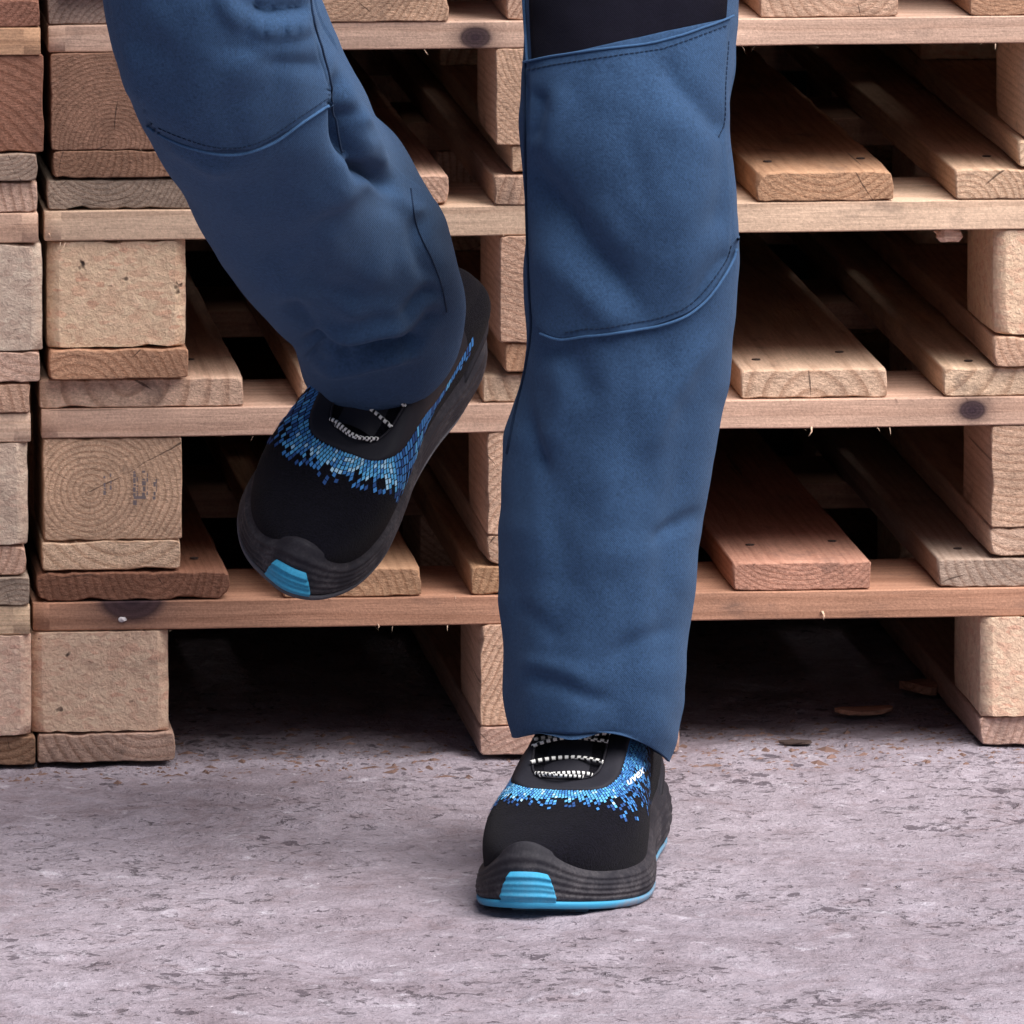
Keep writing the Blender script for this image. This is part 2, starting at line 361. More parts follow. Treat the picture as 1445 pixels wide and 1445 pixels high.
# ------------------------------------------------------------------ pallets
TINT = dict(foot=(0.50, 0.34, 0.275), pink=(0.62, 0.42, 0.325), pale=(0.66, 0.475, 0.35), tan=(0.60, 0.405, 0.29), orange=(0.48, 0.285, 0.18),
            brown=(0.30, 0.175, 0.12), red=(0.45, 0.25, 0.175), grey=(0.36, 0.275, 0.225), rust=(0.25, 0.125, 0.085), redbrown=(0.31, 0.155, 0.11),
            chip=(0.70, 0.455, 0.325), chippink=(0.68, 0.44, 0.34), chipgrey=(0.54, 0.40, 0.325), dark=(0.07, 0.05, 0.045))

def piece_mesh(name, L, W, T, seed, chamf=0.0, rough=0.0006, cut=0.0):
    """a sawn piece: long axis x, width y, thickness z, centred; soft uneven arrises"""
    ch = max(chamf * .5, 0.0008)
    ny = max(3, int(W / 0.006)); nz = max(2, int(T / 0.010))
    prof = []
    def side(a, b, n):
        for k in range(n): prof.append((a[0] + (b[0] - a[0]) * k / n, a[1] + (b[1] - a[1]) * k / n))
    w, h = W / 2, T / 2
    side((-w + ch, -h), (w - ch, -h), ny); side((w - ch, -h), (w, -h + ch), 2); side((w, -h + ch), (w, h - ch), nz); side((w, h - ch), (w - ch, h), 2)
    side((w - ch, h), (-w + ch, h), ny); side((-w + ch, h), (-w, h - ch), 2); side((-w, h - ch), (-w, -h + ch), nz); side((-w, -h + ch), (-w + ch, -h), 2)
    xs = [-L / 2, -L / 2 + 0.0007] + [-L / 2 + 0.012 + (L - 0.024) * k / max(2, int(L / 0.05)) for k in range(max(2, int(L / 0.05)) + 1)] + [L / 2 - 0.0007, L / 2]
    if cut: xs[1] = -L / 2 + cut * .8; xs[-2] = L / 2 - cut * .8
    n = len(prof); V = []; F = []
    for i, x in enumerate(xs):
        inset = 0.0007 if i in (0, len(xs) - 1) else 0.0
        for (y, z) in prof:
            yy = y * (1 - cut / w) if (cut and inset) else y - math.copysign(inset, y) if abs(y) > w - ch - 1e-6 else y
            zz = z - math.copysign(inset, z) if abs(z) > h - ch - 1e-6 else z
            q = Vector((x * 14 + seed * 3.1, y * 60 + seed, z * 60)); e = mnoise.noise(q); e2 = mnoise.noise(Vector((x * 60, y * 130 + seed * 2, z * 130)))
            q2 = mnoise.noise(Vector((seed * 5.3, x * 40, y * 25)))
            cornerness = 1.0 if (abs(y) > w - ch - 1e-6 and abs(z) > h - ch - 1e-6) else 0.25
            k = 1 - (abs(e) * 0.8 + abs(e2) * 0.6) * rough * 2.4 * cornerness / max(T, 0.02)
            if i < 3 and (abs(z) > h - ch - 1e-6 or abs(y) > w - ch - 1e-6):       # chipped arrises at the sawn end
                d_ = (max(0.0, mnoise.noise(Vector((seed * 1.7, y * 60, z * 60))) - .22) * .6 + abs(mnoise.noise(Vector((seed, y * 230, z * 230)))) * .16) * (.0050, .0042, .0012)[i] * (1 + 500 * rough)
                d_ = min(d_, .0028)
                if abs(z) > h - ch - 1e-6: zz -= math.copysign(d_, z)
                if abs(y) > w - ch - 1e-6: yy -= math.copysign(d_, y)
            V.append((x + (q2 * 0.0006 if inset or i in (1, len(xs) - 2) else 0), yy * (1 - (1 - k) * T / W), zz * k + e * rough * 0.3))
    F = grid_faces(len(xs), n, wrap=True)
    # end caps: an inner ring, then a fan
    for (base, flip) in ((0, False), ((len(xs) - 1) * n, True)):
        c = len(V); V.append((xs[0] if not flip else xs[-1], 0, 0))
        for j in range(n):
            a, b = base + j, base + (j + 1) % n
            F.append((a, c, b) if not flip else (a, b, c))
    me = bpy.data.meshes.new(name); me.from_pydata(V, [], F); me.update()
    flat = [abs(p.normal.x) < 0.9 and p.area < 0.00012 for p in me.polygons]
    me.polygons.foreach_set('use_smooth', flat)
    return me

pcount = [0]
def piece(name, size, centre, parent, tint, along='y', ring=None, mat=None, chamf=0.0, rough=0.0006, knot=None, vary=0.06, rot=0.0, cut=0.0):
    pcount[0] += 1; sd = pcount[0]; rr = random.Random(sd * 13 + 5)
    L, W, T = size
    me = piece_mesh(name, L, W, T, sd, chamf, rough, cut)
    me.materials.append(mat or M_WOOD)
    o = bpy.data.objects.new(name, me); COL.objects.link(o); o.parent = parent
    o.location = centre; o.rotation_euler.z = (math.pi / 2 if along == 'y' else 0) + rot
    c = TINT[tint]; f = 1 + rr.uniform(-vary, vary)
    o['wood_tint'] = [c[0] * f, c[1] * f * (1 + rr.uniform(-.03, .03)), c[2] * f * (1 + rr.uniform(-.04, .04))]
    if ring is None: ring = (rr.uniform(-W * .5, W * .5), rr.choice([-1, 1]) * rr.uniform(T * 0.4, T * 2.2), rr.uniform(110, 260))
    o['wood_ring'] = [float(v) for v in ring]
    o['wood_seed'] = float(rr.uniform(0, 30)); o['wood_knot'] = [float(v) for v in (knot or (0, 0, 0))]
    return o

ZS = 0.956        # worn, settled pallets: a little lower than new ones
DECK = [0.145, 0.100, 0.145, 0.100, 0.145]
def pallet(x0, z0, yf, yaw, label, spec, group, hs=0.956):
    """euro pallet seen on its 800 mm end; x0 = left edge, z0 = underside, yf = front plane"""
    root = empty('wooden_pallet', (x0 + 0.4, yf, z0), label=label, category='pallet', group=group)
    root.scale = (1, 1, hs)
    root.rotation_euler.z = yaw
    rr = random.Random(int(abs(x0) * 1000) + int(z0 * 1000))
    LN = 1.2
    g = lambda k, i, d='tan': (spec.get(k) or [])[i] if i < len(spec.get(k) or []) and (spec.get(k) or [])[i] else d
    cols = [(-0.35, 0.100), (0.0, 0.145), (0.35, 0.100)]
    def opts(v): return (v, {}) if isinstance(v, str) else (v[0], v[1])
    for i, (cx, w) in enumerate(cols):                        # bottom boards run front to back
        tt, kw = opts(g('bottom', i)); kw = dict(kw); dx = kw.pop('dx', rr.uniform(-.004, .004)) if kw else rr.uniform(-.004, .004)
        piece('bottom_board', (LN, w, 0.022), (cx + dx, LN / 2 + rr.uniform(-.003, .004), 0.011), root, tt, chamf=0.003, rough=0.0012, **kw)
    for j, cy in enumerate((0.0725, 0.6, 1.1275)):
        for i, (cx, w) in enumerate(cols):
            tt, kw = opts(g('block', i) if j == 0 else ('chip' if (i + j) % 2 else 'tan'))
            m = M_CHIP if tt.startswith('chip') else M_WOOD; kw = dict(kw)
            dx = kw.pop('dx', rr.uniform(-.003, .003))
            piece('block', (0.145, w, 0.0775), (cx + dx, cy + rr.uniform(-.002, .003), 0.022 + 0.039), root, tt, mat=m, chamf=kw.pop('chamf', 0.002), rough=0.0012, cut=(.008 if tt.startswith('chip') else 0), **kw)
    for j, cy in enumerate((0.0725, 0.6, 1.1275)):
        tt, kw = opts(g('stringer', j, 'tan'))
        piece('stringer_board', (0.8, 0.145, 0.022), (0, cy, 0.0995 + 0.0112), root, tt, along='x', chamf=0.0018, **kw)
    x = -0.4
    for i, w in enumerate(DECK):
        tt, kw = opts(g('deck', i)); kw = dict(kw)
        dx = kw.pop('dx', 0.0); dw = kw.pop('dw', 0.0)
        cx = x + w / 2 + dx
        b = piece('deck_board', (LN, w + dw, 0.0215), (cx, LN / 2 + kw.pop('dy', rr.uniform(-.002, .004)), 0.1219 + 0.0107), root, tt, chamf=kw.pop('chamf', 0.0022), rough=kw.pop('rough', 0.0009), **kw)
        x += w + (0.8 - sum(DECK)) / 4
        for k in range(2):                                     # nails at the front cross board
            a = rr.uniform(0.25, 0.36) * w * (1 if k else -1); px = cx + a; py = rr.uniform(.035, .11)
            vs = [(px + .0032 * math.cos(t * math.pi / 4), py + .0032 * math.sin(t * math.pi / 4), zz) for zz in (0.1434, 0.1442) for t in range(8)]
            vs.append((px, py, 0.1444))
            mesh_obj('nail', vs, [(t, (t + 1) % 8, 8 + (t + 1) % 8, 8 + t) for t in range(8)] + [(8 + t, 8 + (t + 1) % 8, 16) for t in range(8)], M_NAIL, root, False)
    return root

def X(u, v, Y=0.0): return float(at(u, v, Y)[0])
def Zp(u, v, Y=0.0): return float(at(u, v, Y)[2])
GC = 'stacked wooden pallets behind the person'
specs = [
 dict(bottom=['foot', ('foot', dict(dx=-.006)), ('foot', dict(dx=-.014))], block=[('chippink', {}), ('tan', dict(dx=-.006)), ('chippink', dict(dx=-.014))],
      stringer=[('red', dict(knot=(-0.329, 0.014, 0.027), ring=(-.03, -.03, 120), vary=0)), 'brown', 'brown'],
      deck=[('rust', dict(dw=-.006, rough=.003, chamf=.005)), ('orange', dict(dx=-.006)), ('orange', dict(dx=-.012)), ('red', dict(dx=-.008, ring=(.0, .05, 260))), ('grey', dict(dx=.0))]),
 dict(bottom=[('pale', dict(ring=(-.01, .045, 110))), ('tan', dict(dx=-.007)), ('pale', dict(ring=(.02, .05, 120), dx=-.014))],
      block=[('tan', dict(ring=(.016, -.002, 230))), ('tan', dict(dx=-.007)), ('tan', dict(ring=(.03, .09, 160), dx=-.014))],
      stringer=[('pink', dict(ring=(-.03, .03, 70), knot=(.272, .001, .011))), 'brown', 'brown'],
      deck=[('pale', dict(ring=(.010, .013, 62), dw=.002)), ('tan', {}), ('pale', dict(dx=-.010, ring=(-.05, .03, 90))), ('pale', dict(dx=-.006, dw=.006, ring=(.0, -.016, 75))), ('pale', dict(dx=-.004, ring=(.09, .03, 70)))]),
 dict(bottom=[('orange', dict(ring=(0.03, -.03, 160))), 'orange', ('tan', dict(dx=-.016))], block=[('chip', {}), ('tan', {}), ('chip', dict(dx=-.016))],
      stringer=[('pale', dict(ring=(-.02, .05, 60))), 'brown', 'brown'],
      deck=[('grey', dict(dw=-.004, rough=.002, ring=(.03, .03, 260))), ('tan', dict(dx=.004)), ('tan', dict(dx=-.006)), ('orange', dict(dx=-.003, ring=(.0, .05, 200), rough=.002)), ('tan', dict(dx=.0))]),
 dict(bottom=[('brown', {}), 'tan', 'pale'], block=[('brown', dict(ring=(.006, -.033, 290))), ('tan', dict(dx=-.008)), ('pale', dict(ring=(.03, -.08, 150)))],
      stringer=[('pale', dict(knot=(-0.095, -0.002, 0.013), ring=(-.03, .04, 90))), 'brown', 'brown'],
      deck=[('grey', {}), ('tan', {}), ('tan', {}), ('tan', dict(dx=-.004)), ('orange', dict(dx=.006))]),
]
PX = [(47, 0.000), (59, 0.004), (63, -0.002), (69, 0.000)]         # left edges in the photograph, front planes
labels_c = ['bottom pallet of the main stack, feet on the concrete, dark knot in its cross board',
            'second pallet up in the main stack, pink cross board, grey ink on its left block',
            'third pallet up in the main stack, pale chipboard left block with grainy face',
            'fourth pallet up in the main stack, brown left block with dense rings',]
z = 0.0; pal = []; HS = [.956, .963, 1.0, .90, .95]
for k in range(4):
    u, yf = PX[k]; vb = 1068 - k * 271
    p = pallet(X(u, vb - 100), z, yf, R([0.15, -0.1, 0.12, -0.1][k]), labels_c[k], specs[k], GC, HS[k])
    pal.append(p); z += 0.1446 * HS[k]
p = pallet(X(74, -20), z, 0.0, R(0.1), 'topmost pallet of the main stack, only its shade falls into the picture', specs[0], GC)
pal.append(p)
for k, nm in enumerate(('sixth', 'seventh', 'eighth')):  # extra unseen levels, added to stop light leaking down through the deck gaps
    z += 0.1446 * 0.95
    pallet(X(74, -20) + (.012, -.008, .006)[k], z, (.006, -.004, .003)[k], R((-.2, .3, -.1)[k]), nm + ' pallet up in the main stack, unseen, added to block light from above', specs[(k + 1) % 4], GC)
lspecs = [
 dict(bottom=['tan', 'tan', 'brown'], block=['tan', 'tan', ('chippink', {})], stringer=['pale', 'tan', 'tan'], deck=['tan', 'tan', 'tan', 'tan', ('grey', {})]),
 dict(bottom=['tan', 'tan', 'pink'], block=['tan', 'tan', ('chipgrey', {})], stringer=['pale', 'tan', 'tan'], deck=['tan', 'tan', 'tan', 'tan', ('tan', {})]),
 dict(bottom=['tan', 'tan', 'pink'], block=['tan', 'tan', ('chipgrey', {})], stringer=['pink', 'tan', 'tan'], deck=['tan', 'tan', 'tan', 'tan', ('pink', {})]),
 dict(bottom=['tan', 'tan', 'grey'], block=['tan', 'tan', ('redbrown', {})], stringer=['orange', 'tan', 'tan'], deck=['tan', 'tan', 'tan', 'tan', ('redbrown', {})])]
labels_l = ['bottom pallet of the stack cut by the left picture edge, standing on the ground',
            'second pallet up at the left picture edge, rough greyish chipboard block',
            'third pallet up at the left picture edge, pinkish sawn end with grey block below',
            'fourth pallet up at the left picture edge, reddish brown block']
z = 0.0
for k in range(4):
    pallet(X([42, 43, 54, 57][k], 1000 - 271 * k) - 0.8, z, -0.012, R([-.1, .1, -.1, 0.05][k]), labels_l[k], lspecs[k], 'stacked wooden pallets at the left edge', HS[k])
    z += 0.1446 * HS[k]
pallet(X(60, -20) - 0.8, z, -0.01, 0, 'topmost pallet of the stack at the left picture edge, unseen above the frame, added for its shade', lspecs[0], 'stacked wooden pallets at the left edge')  # unseen level added to shade the boards below it

wallm = mat_plain('added_wall_dark', (0.05, 0.045, 0.045), 0.9, 0.1, nscale=30)  # dark backing added behind the stacks so the gaps stay black
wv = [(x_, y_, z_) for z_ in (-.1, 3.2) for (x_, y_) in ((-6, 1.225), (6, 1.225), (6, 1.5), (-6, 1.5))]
w_ = mesh_obj('added_shade_wall', wv, [(0, 1, 5, 4), (1, 2, 6, 5), (2, 3, 7, 6), (3, 0, 4, 7), (4, 5, 6, 7)], wallm, None, False); w_['kind'] = 'structure'
z = 0.0
for k in range(5):  # unseen stack added to keep side light out of the main stack
    pallet(X([49, 61, 66, 71, 76][k], 1000 - 271 * k) + 0.8035, z, 0.004, R([.1, -.1, .05, -.05, 0][k]), ['bottom', 'second', 'third', 'fourth', 'topmost'][k] + ' pallet of an unseen stack added beyond the right edge to block side light', lspecs[k % 4], 'unseen pallets added beyond the right edge to block light')
    z += 0.1446 * ZS
def fibres(root, seed, n=70):
    rf = random.Random(seed); V = []; F = []
    for _ in range(n):
        t_ = rf.random()
        if t_ < .55:                                  # along the lower arris of the deck boards and cross board
            x = rf.uniform(-.4, .4); zb = rf.choice([.1218, .0995]); P = Vector((x, rf.uniform(-.0008, .001), zb)); d = Vector((rf.uniform(-1, 1), -.35, rf.uniform(-.7, .5)))
        else:                                         # up the block corners
            cx, w = rf.choice([(-0.35, 0.100), (0.0, 0.145), (0.35, 0.100)]); P = Vector((cx + rf.uniform(-.5, .5) * w, rf.uniform(0, .001), rf.choice([.0225, .0990]))); d = Vector((rf.uniform(-1, 1), -.5, rf.uniform(-.6, .6)))
        L_ = rf.uniform(.0015, .006) * (1 if rf.random() < .85 else 1.8); d.normalize(); sd_ = Vector((0, .25, 1)).cross(d).normalized() * rf.uniform(.00018, .0004)
        b = len(V); mid_ = P + d * L_ * .5 + Vector((0, -.0006, rf.uniform(-.0008, .0006))); tip = P + d * L_ + Vector((0, -.0005, -.001))
        V += [P - sd_, P + sd_, mid_ + sd_ * .8, mid_ - sd_ * .8, tip]; F += [(b, b + 1, b + 2, b + 3), (b + 3, b + 2, b + 4)]
    o = mesh_obj('torn_fibres', V, F, M_WOOD, root); o['kind'] = 'stuff'
    for k_, v_ in dict(wood_tint=[.62, .47, .36], wood_ring=[0.0, 0.5, 10.0], wood_seed=1.0, wood_knot=[0.0, 0.0, 0.0]).items(): o[k_] = v_
for k, p_ in enumerate(pal[:4]): fibres(p_, 50 + k, 48)
# ink stamp and paint on the pallets
def to_local(root, P): return root.matrix_basis.inverted() @ Vector(P)
stamp = []; sf = []
M_RESIN = mat_plain('pale_resin', (0.6, 0.56, 0.58), 0.6, 0.3)
rs = random.Random(4)
def bar(u0, v0, u1, v1, lst, fl, Y):
    b = len(lst)
    for (u, v) in ((u0, v1), (u1, v1), (u1, v0), (u0, v0)): lst.append(to_local(pal[1], at(u, v, Y)))
    fl.append((b, b + 1, b + 2, b + 3))
for (u, va, vb, w) in ((146, 672, 700, 4), (155, 668, 690, 3), (188, 665, 706, 5), (193, 668, 704, 2), (201, 664, 704, 5), (207, 668, 700, 2), (216, 671, 702, 4), (220, 676, 696, 2)):
    v = va
    while v < vb:
        h = rs.uniform(2, 7)
        if rs.random() < 0.8: bar(u + rs.uniform(-.7, .7), v, u + w * rs.uniform(.6, 1), v + h, stamp, sf, 0.0010)
        v += h + rs.uniform(.5, 2)
bar(189, 700, 206, 704, stamp, sf, 0.0008)
mesh_obj('ink_stamp', stamp, sf, M_STAMP, pal[1], False)
# splinters hanging from the cross boards
def splinter(root, u, v, du, dv, w, Y, mat=M_WOOD, tint='pale'):
    a = at(u, v, Y); b = at(u + du, v + dv, Y - .004); c = at(u + du * .4 + 2, v + dv * .5, Y - .003)
    r = w / 2; V = []
    for P, k in ((a, 1), (c, .8), (b, .15)):
        for t in range(5): V.append(to_local(root, (P[0] + r * k * math.cos(t * 1.2566), P[1] + r * k * math.sin(t * 1.2566), P[2])))
    F = grid_faces(3, 5, wrap=True) + [(4, 3, 2, 1, 0), (10, 11, 12, 13, 14)]
    o = mesh_obj('splinter', V, F, mat, root)
    o['wood_tint'] = list(TINT[tint]); o['wood_ring'] = [0.0, 0.02, 200.0]; o['wood_seed'] = 2.0; o['wood_knot'] = [0.0, 0.0, 0.0]
splinter(pal[1], 1145, 602, -4, 14, .0016, 0.002); splinter(pal[0], 1160, 862, 2, 13, .002, 0.0); splinter(pal[2], 66, 66 + 260, 5, 10, .0015, 0.0)
splinter(pal[0], 533, 880, 0, 8, .001, 0.0)
def lump(name, P, size, mat, seed, root=None, n=10, flat=1.0, **props):
    V = []; F = []
    for i in range(n // 2 + 1):
        for j in range(n):
            a = math.pi * i / (n // 2); b = 2 * math.pi * j / n
            d = Vector((math.sin(a) * math.cos(b), math.sin(a) * math.sin(b), math.cos(a)))
            k = 1 + 0.45 * mnoise.noise(d * 1.7 + Vector((seed, 0, 0)))
            V.append((d.x * size[0] * k, d.y * size[1] * k, d.z * size[2] * k))
    F = grid_faces(n // 2 + 1, n, wrap=True)
    o = mesh_obj(name, V, F, mat, None, False); o.location = P
    if root: o.parent = root; o.location = to_local(root, P)
    for k, v in props.items(): o[k] = v
    return o
lump('resin_drop', at(173, 874, -.001), (.0030, .0010, .0020), M_RESIN, 5, pal[0])
wp = lambda tint: dict(wood_tint=list(TINT[tint]), wood_ring=[0.0, 0.02, 220.0], wood_seed=3.0, wood_knot=[0.0, 0.0, 0.0])
lump('splinter', at(1338, 331, 0.012), (.011, .006, .0055), M_WOOD, 3, pal[2], **wp('pink'))

# little things on the ground
def ground_y(v):
    lo, hi = -3.0, 1.2
    for _ in range(40):
        m = (lo + hi) / 2; z_ = at(722, v, m)[2]
        if z_ > 0: lo = m
        else: hi = m
    return (lo + hi) / 2
def flake(u, v, lx, ly, th, tint, label, name='wood_chip', rz=0.0, cat='wood chip', grp=None, lift=0.0):
    Y = ground_y(v); P = at(u, v, Y); n = 14; V = []; rf = random.Random(int(u + v))
    for zz in (0, 1):
        for j in range(n):
            a = 2 * math.pi * j / n; k = 1 + rf.uniform(-.09, .09)
            V.append((lx * k * math.cos(a), ly * k * math.sin(a), th * zz + 0.12 * lx * abs(math.cos(a)) ** 2 * lift))
    V.append((0, 0, th * 1.3)); F = [(j, (j + 1) % n, n + (j + 1) % n, n + j) for j in range(n)] + [(n + j, n + (j + 1) % n, 2 * n) for j in range(n)] + [tuple(range(n))[::-1]]
    o = mesh_obj(name, V, F, M_WOOD, None, False); o.location = (P[0], P[1], 0.0005); o.rotation_euler.z = rz
    o['label'] = label; o['category'] = cat
    if grp: o['group'] = grp
    for k, v_ in wp(tint).items(): o[k] = v_
    return o
flake(1219, 1015, .021, .012, .003, 'red', 'long flat reddish wood chip on the concrete in front of the right pallet gap', rz=.1, lift=.6)
flake(1297, 987, .011, .018, .006, 'red', 'curled reddish wood chip in the shade near the right corner block', rz=.5, lift=2.2)
flake(1122, 1056, .012, .007, .0015, 'dark', 'thin dark sliver of bark lying right of the trouser hem', name='bark_sliver', cat='bark', rz=-.1)
# crumbs nobody could count
V = []; F = []
for k in range(700):
    cx = rng.uniform(-.5, .5); cy = rng.uniform(-1.5, .05); s = abs(rng.normal(0, .0007)) + .0004; zc = float(ground_h(np.array(cx), np.array(cy)))
    b = len(V)
    for j in range(4):
        a = j * math.pi / 2 + rng.uniform(-.4, .4); V.append((cx + s * 1.3 * math.cos(a), cy + s * 1.3 * math.sin(a), zc - .0004))
    V.append((cx + rng.uniform(-.3, .3) * s, cy, zc + s * rng.uniform(.2, .6)))
    for j in range(4): F.append((b + j, b + (j + 1) % 4, b + 4))
g1 = mesh_obj('grit', V, F, mat_plain('grit_stone', (0.36, 0.32, 0.36), 0.9, 0.1, nscale=120, namp=0.9), None, False); g1['kind'] = 'stuff'

# sawdust and bark crumbs gathered along the foot of the stacks
V = []; F = []
for k in range(1500):
    cx = rng.uniform(-.5, .5); cy = rng.choice([-.02, .02, .1]) + rng.normal(0, .045); s_ = abs(rng.normal(0, .0011)) + .0005; a0 = rng.uniform(0, 6.3)
    zc = float(ground_h(np.array(cx), np.array(cy))); b = len(V); el = rng.uniform(.25, .6)
    for j in range(4):
        a = a0 + j * math.pi / 2; q = s_ * (2.4 if j % 2 else 2.4 * el); V.append((cx + q * math.cos(a), cy + q * math.sin(a), zc - .0003))
    V.append((cx, cy, zc + s_ * rng.uniform(.3, .8)))
    for j in range(4): F.append((b + j, b + (j + 1) % 4, b + 4))
g2 = mesh_obj('sawdust', V, F, mat_plain('bark_and_sawdust', (0.16, 0.10, 0.085), 0.9, 0.1, nscale=60, namp=0.9), None, False); g2['kind'] = 'stuff'
# ------------------------------------------------------------------ the person
person = empty('person', tuple(at(830, 1230, -0.45)), category='person', label='walking person cut above the knees, blue work trousers, one foot lifted off the ground')
person.location.z = 0.0
PI_ = np.array(person.location)

class Loft:
    """tube between silhouette points given at photograph positions with their own distances"""
    def __init__(s, ctrl, nv, nt, folds=(), extra=None, ex=0.92, arch=0.0):
        rows = interp_rows(ctrl, nv); rows[:, 4] += 0.17   # Lu Lv Ru Rv Y b
        s.nv, s.nt = nv, nt
        Lp = np.array([at(r[0], r[1], r[4]) for r in rows]); Rp = np.array([at(r[2], r[3], r[4]) for r in rows])
        C = (Lp + Rp) / 2; A = (Rp - Lp) / 2
        T = np.gradient(C, axis=0); T /= np.linalg.norm(T, axis=1)[:, None]
        k = 9
        Tp = np.pad(T, ((k, k), (0, 0)), 'edge'); T = np.array([Tp[i:i + 2 * k + 1].mean(0) for i in range(nv)]); T /= np.linalg.norm(T, axis=1)[:, None]
        B = np.cross(A, T); B /= np.linalg.norm(B, axis=1)[:, None]
        B *= np.where(B[:, 1] > 0, -1, 1)[:, None]
        s.B = B
        th = np.linspace(0, 2 * math.pi, nt, endpoint=False)
        cs, sn = np.cos(th), np.sin(th)
        ce = np.sign(cs) * np.abs(cs) ** ex; se = np.sign(sn) * np.abs(sn) ** ex
        P = C[:, None] + A[:, None] * ce[None, :, None] + B[:, None] * (rows[:, 5][:, None, None] * se[None, :, None])
        wr = np.clip((np.arange(nv) / nv - .86) / .14, 0, 1)[:, None] ** 1.6
        P[..., 2] += arch * wr * np.clip(sn, 0, 1)[None, :] ** 1.5
        N = s.normals(P)
        u, v = proj(P)
        d = np.zeros(u.shape)
        front = np.clip(sn * 2.2, 0, 1)[None, :]
        for (x0, y0, x1, y1, w, amp) in folds:     # ridge (amp > 0) or valley along a segment, mm
            dx, dy = x1 - x0, y1 - y0; ln = math.hypot(dx, dy)
            t = ((u - x0) * dx + (v - y0) * dy) / ln ** 2
            perp = ((u - x0) * dy - (v - y0) * dx) / ln
            wob = 5 * np.sin(t * 5 + x0)
            fade = np.exp(-np.clip(np.abs(t - .5) - .28, 0, 9) ** 2 / .035)
            d += front * amp * 0.001 * fade * np.exp(-((perp + wob) / w) ** 2)
        back = 1 - front
        ang = th[None, :] * np.ones((nv, 1)); vv = np.arange(nv)[:, None] / nv * np.ones((1, nt))
        d += back * 0.0035 * vnoise(ang * 1.1 + 3 * vv, vv * 14 + ang, 5)
        d += 0.0016 * vnoise(u / 62 + v / 160, v / 75 - u / 140, 21) + 0.0008 * vnoise(u / 26, v / 34, 22)
        d += front * (0.0030 * vnoise(u / 60 + v / 420, v / 290 - u / 500, 31) + 0.0016 * vnoise(u / 110 - v / 130, v / 120 + u / 220, 37))
        if extra is not None: d += extra(u, v, front)
        d *= (0.25 + 0.75 * np.clip((nv - 1 - np.arange(nv)) / (nv * .035), 0, 1))[:, None]
        s.P = P + N * d[..., None]; s.N = s.normals(s.P); s.u, s.v = proj(s.P)
        s.fm = (N[..., 1] < 0.15)
        s.front_idx = np.argwhere(np.ones((nv, 1), bool) & (sn > -0.15)[None, :])
        s.fu = s.u[s.front_idx[:, 0], s.front_idx[:, 1]]; s.fv = s.v[s.front_idx[:, 0], s.front_idx[:, 1]]
    @staticmethod
    def normals(P):
        dv = np.gradient(P, axis=0); dt = np.roll(P, -1, axis=1) - np.roll(P, 1, axis=1)
        N = np.cross(dt, dv); N /= np.maximum(np.linalg.norm(N, axis=2), 1e-9)[..., None]
        C = P.mean(1)[:, None]
        return N * np.where(((P - C) * N).sum(2).mean() < 0, -1, 1)
    def on(s, u, v, off=0.0):
        k = int(np.argmin((s.fu - u) ** 2 + (s.fv - v) ** 2)); i, j = s.front_idx[k]
        i = min(max(i, 1), s.nv - 2); P = s.P[i, j]
        Pu = s.P[i, (j + 1) % s.nt] - P; Pv = s.P[i + 1, j] - P
        du1, dv1 = s.u[i, (j + 1) % s.nt] - s.u[i, j], s.v[i, (j + 1) % s.nt] - s.v[i, j]
        du2, dv2 = s.u[i + 1, j] - s.u[i, j], s.v[i + 1, j] - s.v[i, j]
        det = du1 * dv2 - du2 * dv1; a = b = 0.0
        if abs(det) > 1e-3:
            eu, ev = u - s.u[i, j], v - s.v[i, j]
            a = (eu * dv2 - du2 * ev) / det; b = (du1 * ev - dv1 * eu) / det
            a = max(-1.2, min(1.2, a)); b = max(-1.2, min(1.2, b))
        return P + Pu * a + Pv * b + s.N[i, j] * off
    def ring_faces(s, off=0): return grid_faces(s.nv, s.nt, wrap=True, off=off)

def tube(pts, r, n=6, closed=False):
    pts = [Vector(p) for p in pts]; V = []; m = len(pts)
    for i, p in enumerate(pts):
        d = (pts[min(i + 1, m - 1)] - pts[max(i - 1, 0)]).normalized()
        a = d.cross(Vector((0.13, 1, 0.2))).normalized(); b = d.cross(a)
        rad = r(i / (m - 1)) if callable(r) else r
        for k in range(n): V.append(p + a * math.cos(2 * math.pi * k / n) * rad + b * math.sin(2 * math.pi * k / n) * rad)
    return V, grid_faces(m, n, wrap=True)

def poly_pts(pl, n):
    r = interp_rows(pl, n); return r

def patch(loft, name, left, right, mat, parent, off=0.0022, nu=60, nv=90, edge=0.004):
    """sewn-on panel; left and right are polylines of the same length, top to bottom"""
    Lr = interp_rows(left, nv); Rr = interp_rows(right, nv); V = []
    for i in range(nv):
        for j in range(nu):
            f = j / (nu - 1); u = Lr[i][0] * (1 - f) + Rr[i][0] * f; v = Lr[i][1] * (1 - f) + Rr[i][1] * f
            e = min(i, nv - 1 - i, j, nu - 1 - j)
            V.append(loft.on(u, v, off if e > 0 else -0.001) - PI_)
    return mesh_obj(name, V, grid_faces(nv, nu, flip=False), mat, parent)

def seam(loft, name, pl, mat, parent, r=0.0009, off=0.003, n=70):
    pts = [loft.on(p[0], p[1], off) - PI_ for p in interp_rows(pl, n)]
    V, F = tube(pts, r, 6); return mesh_obj(name, V, F, mat, parent)

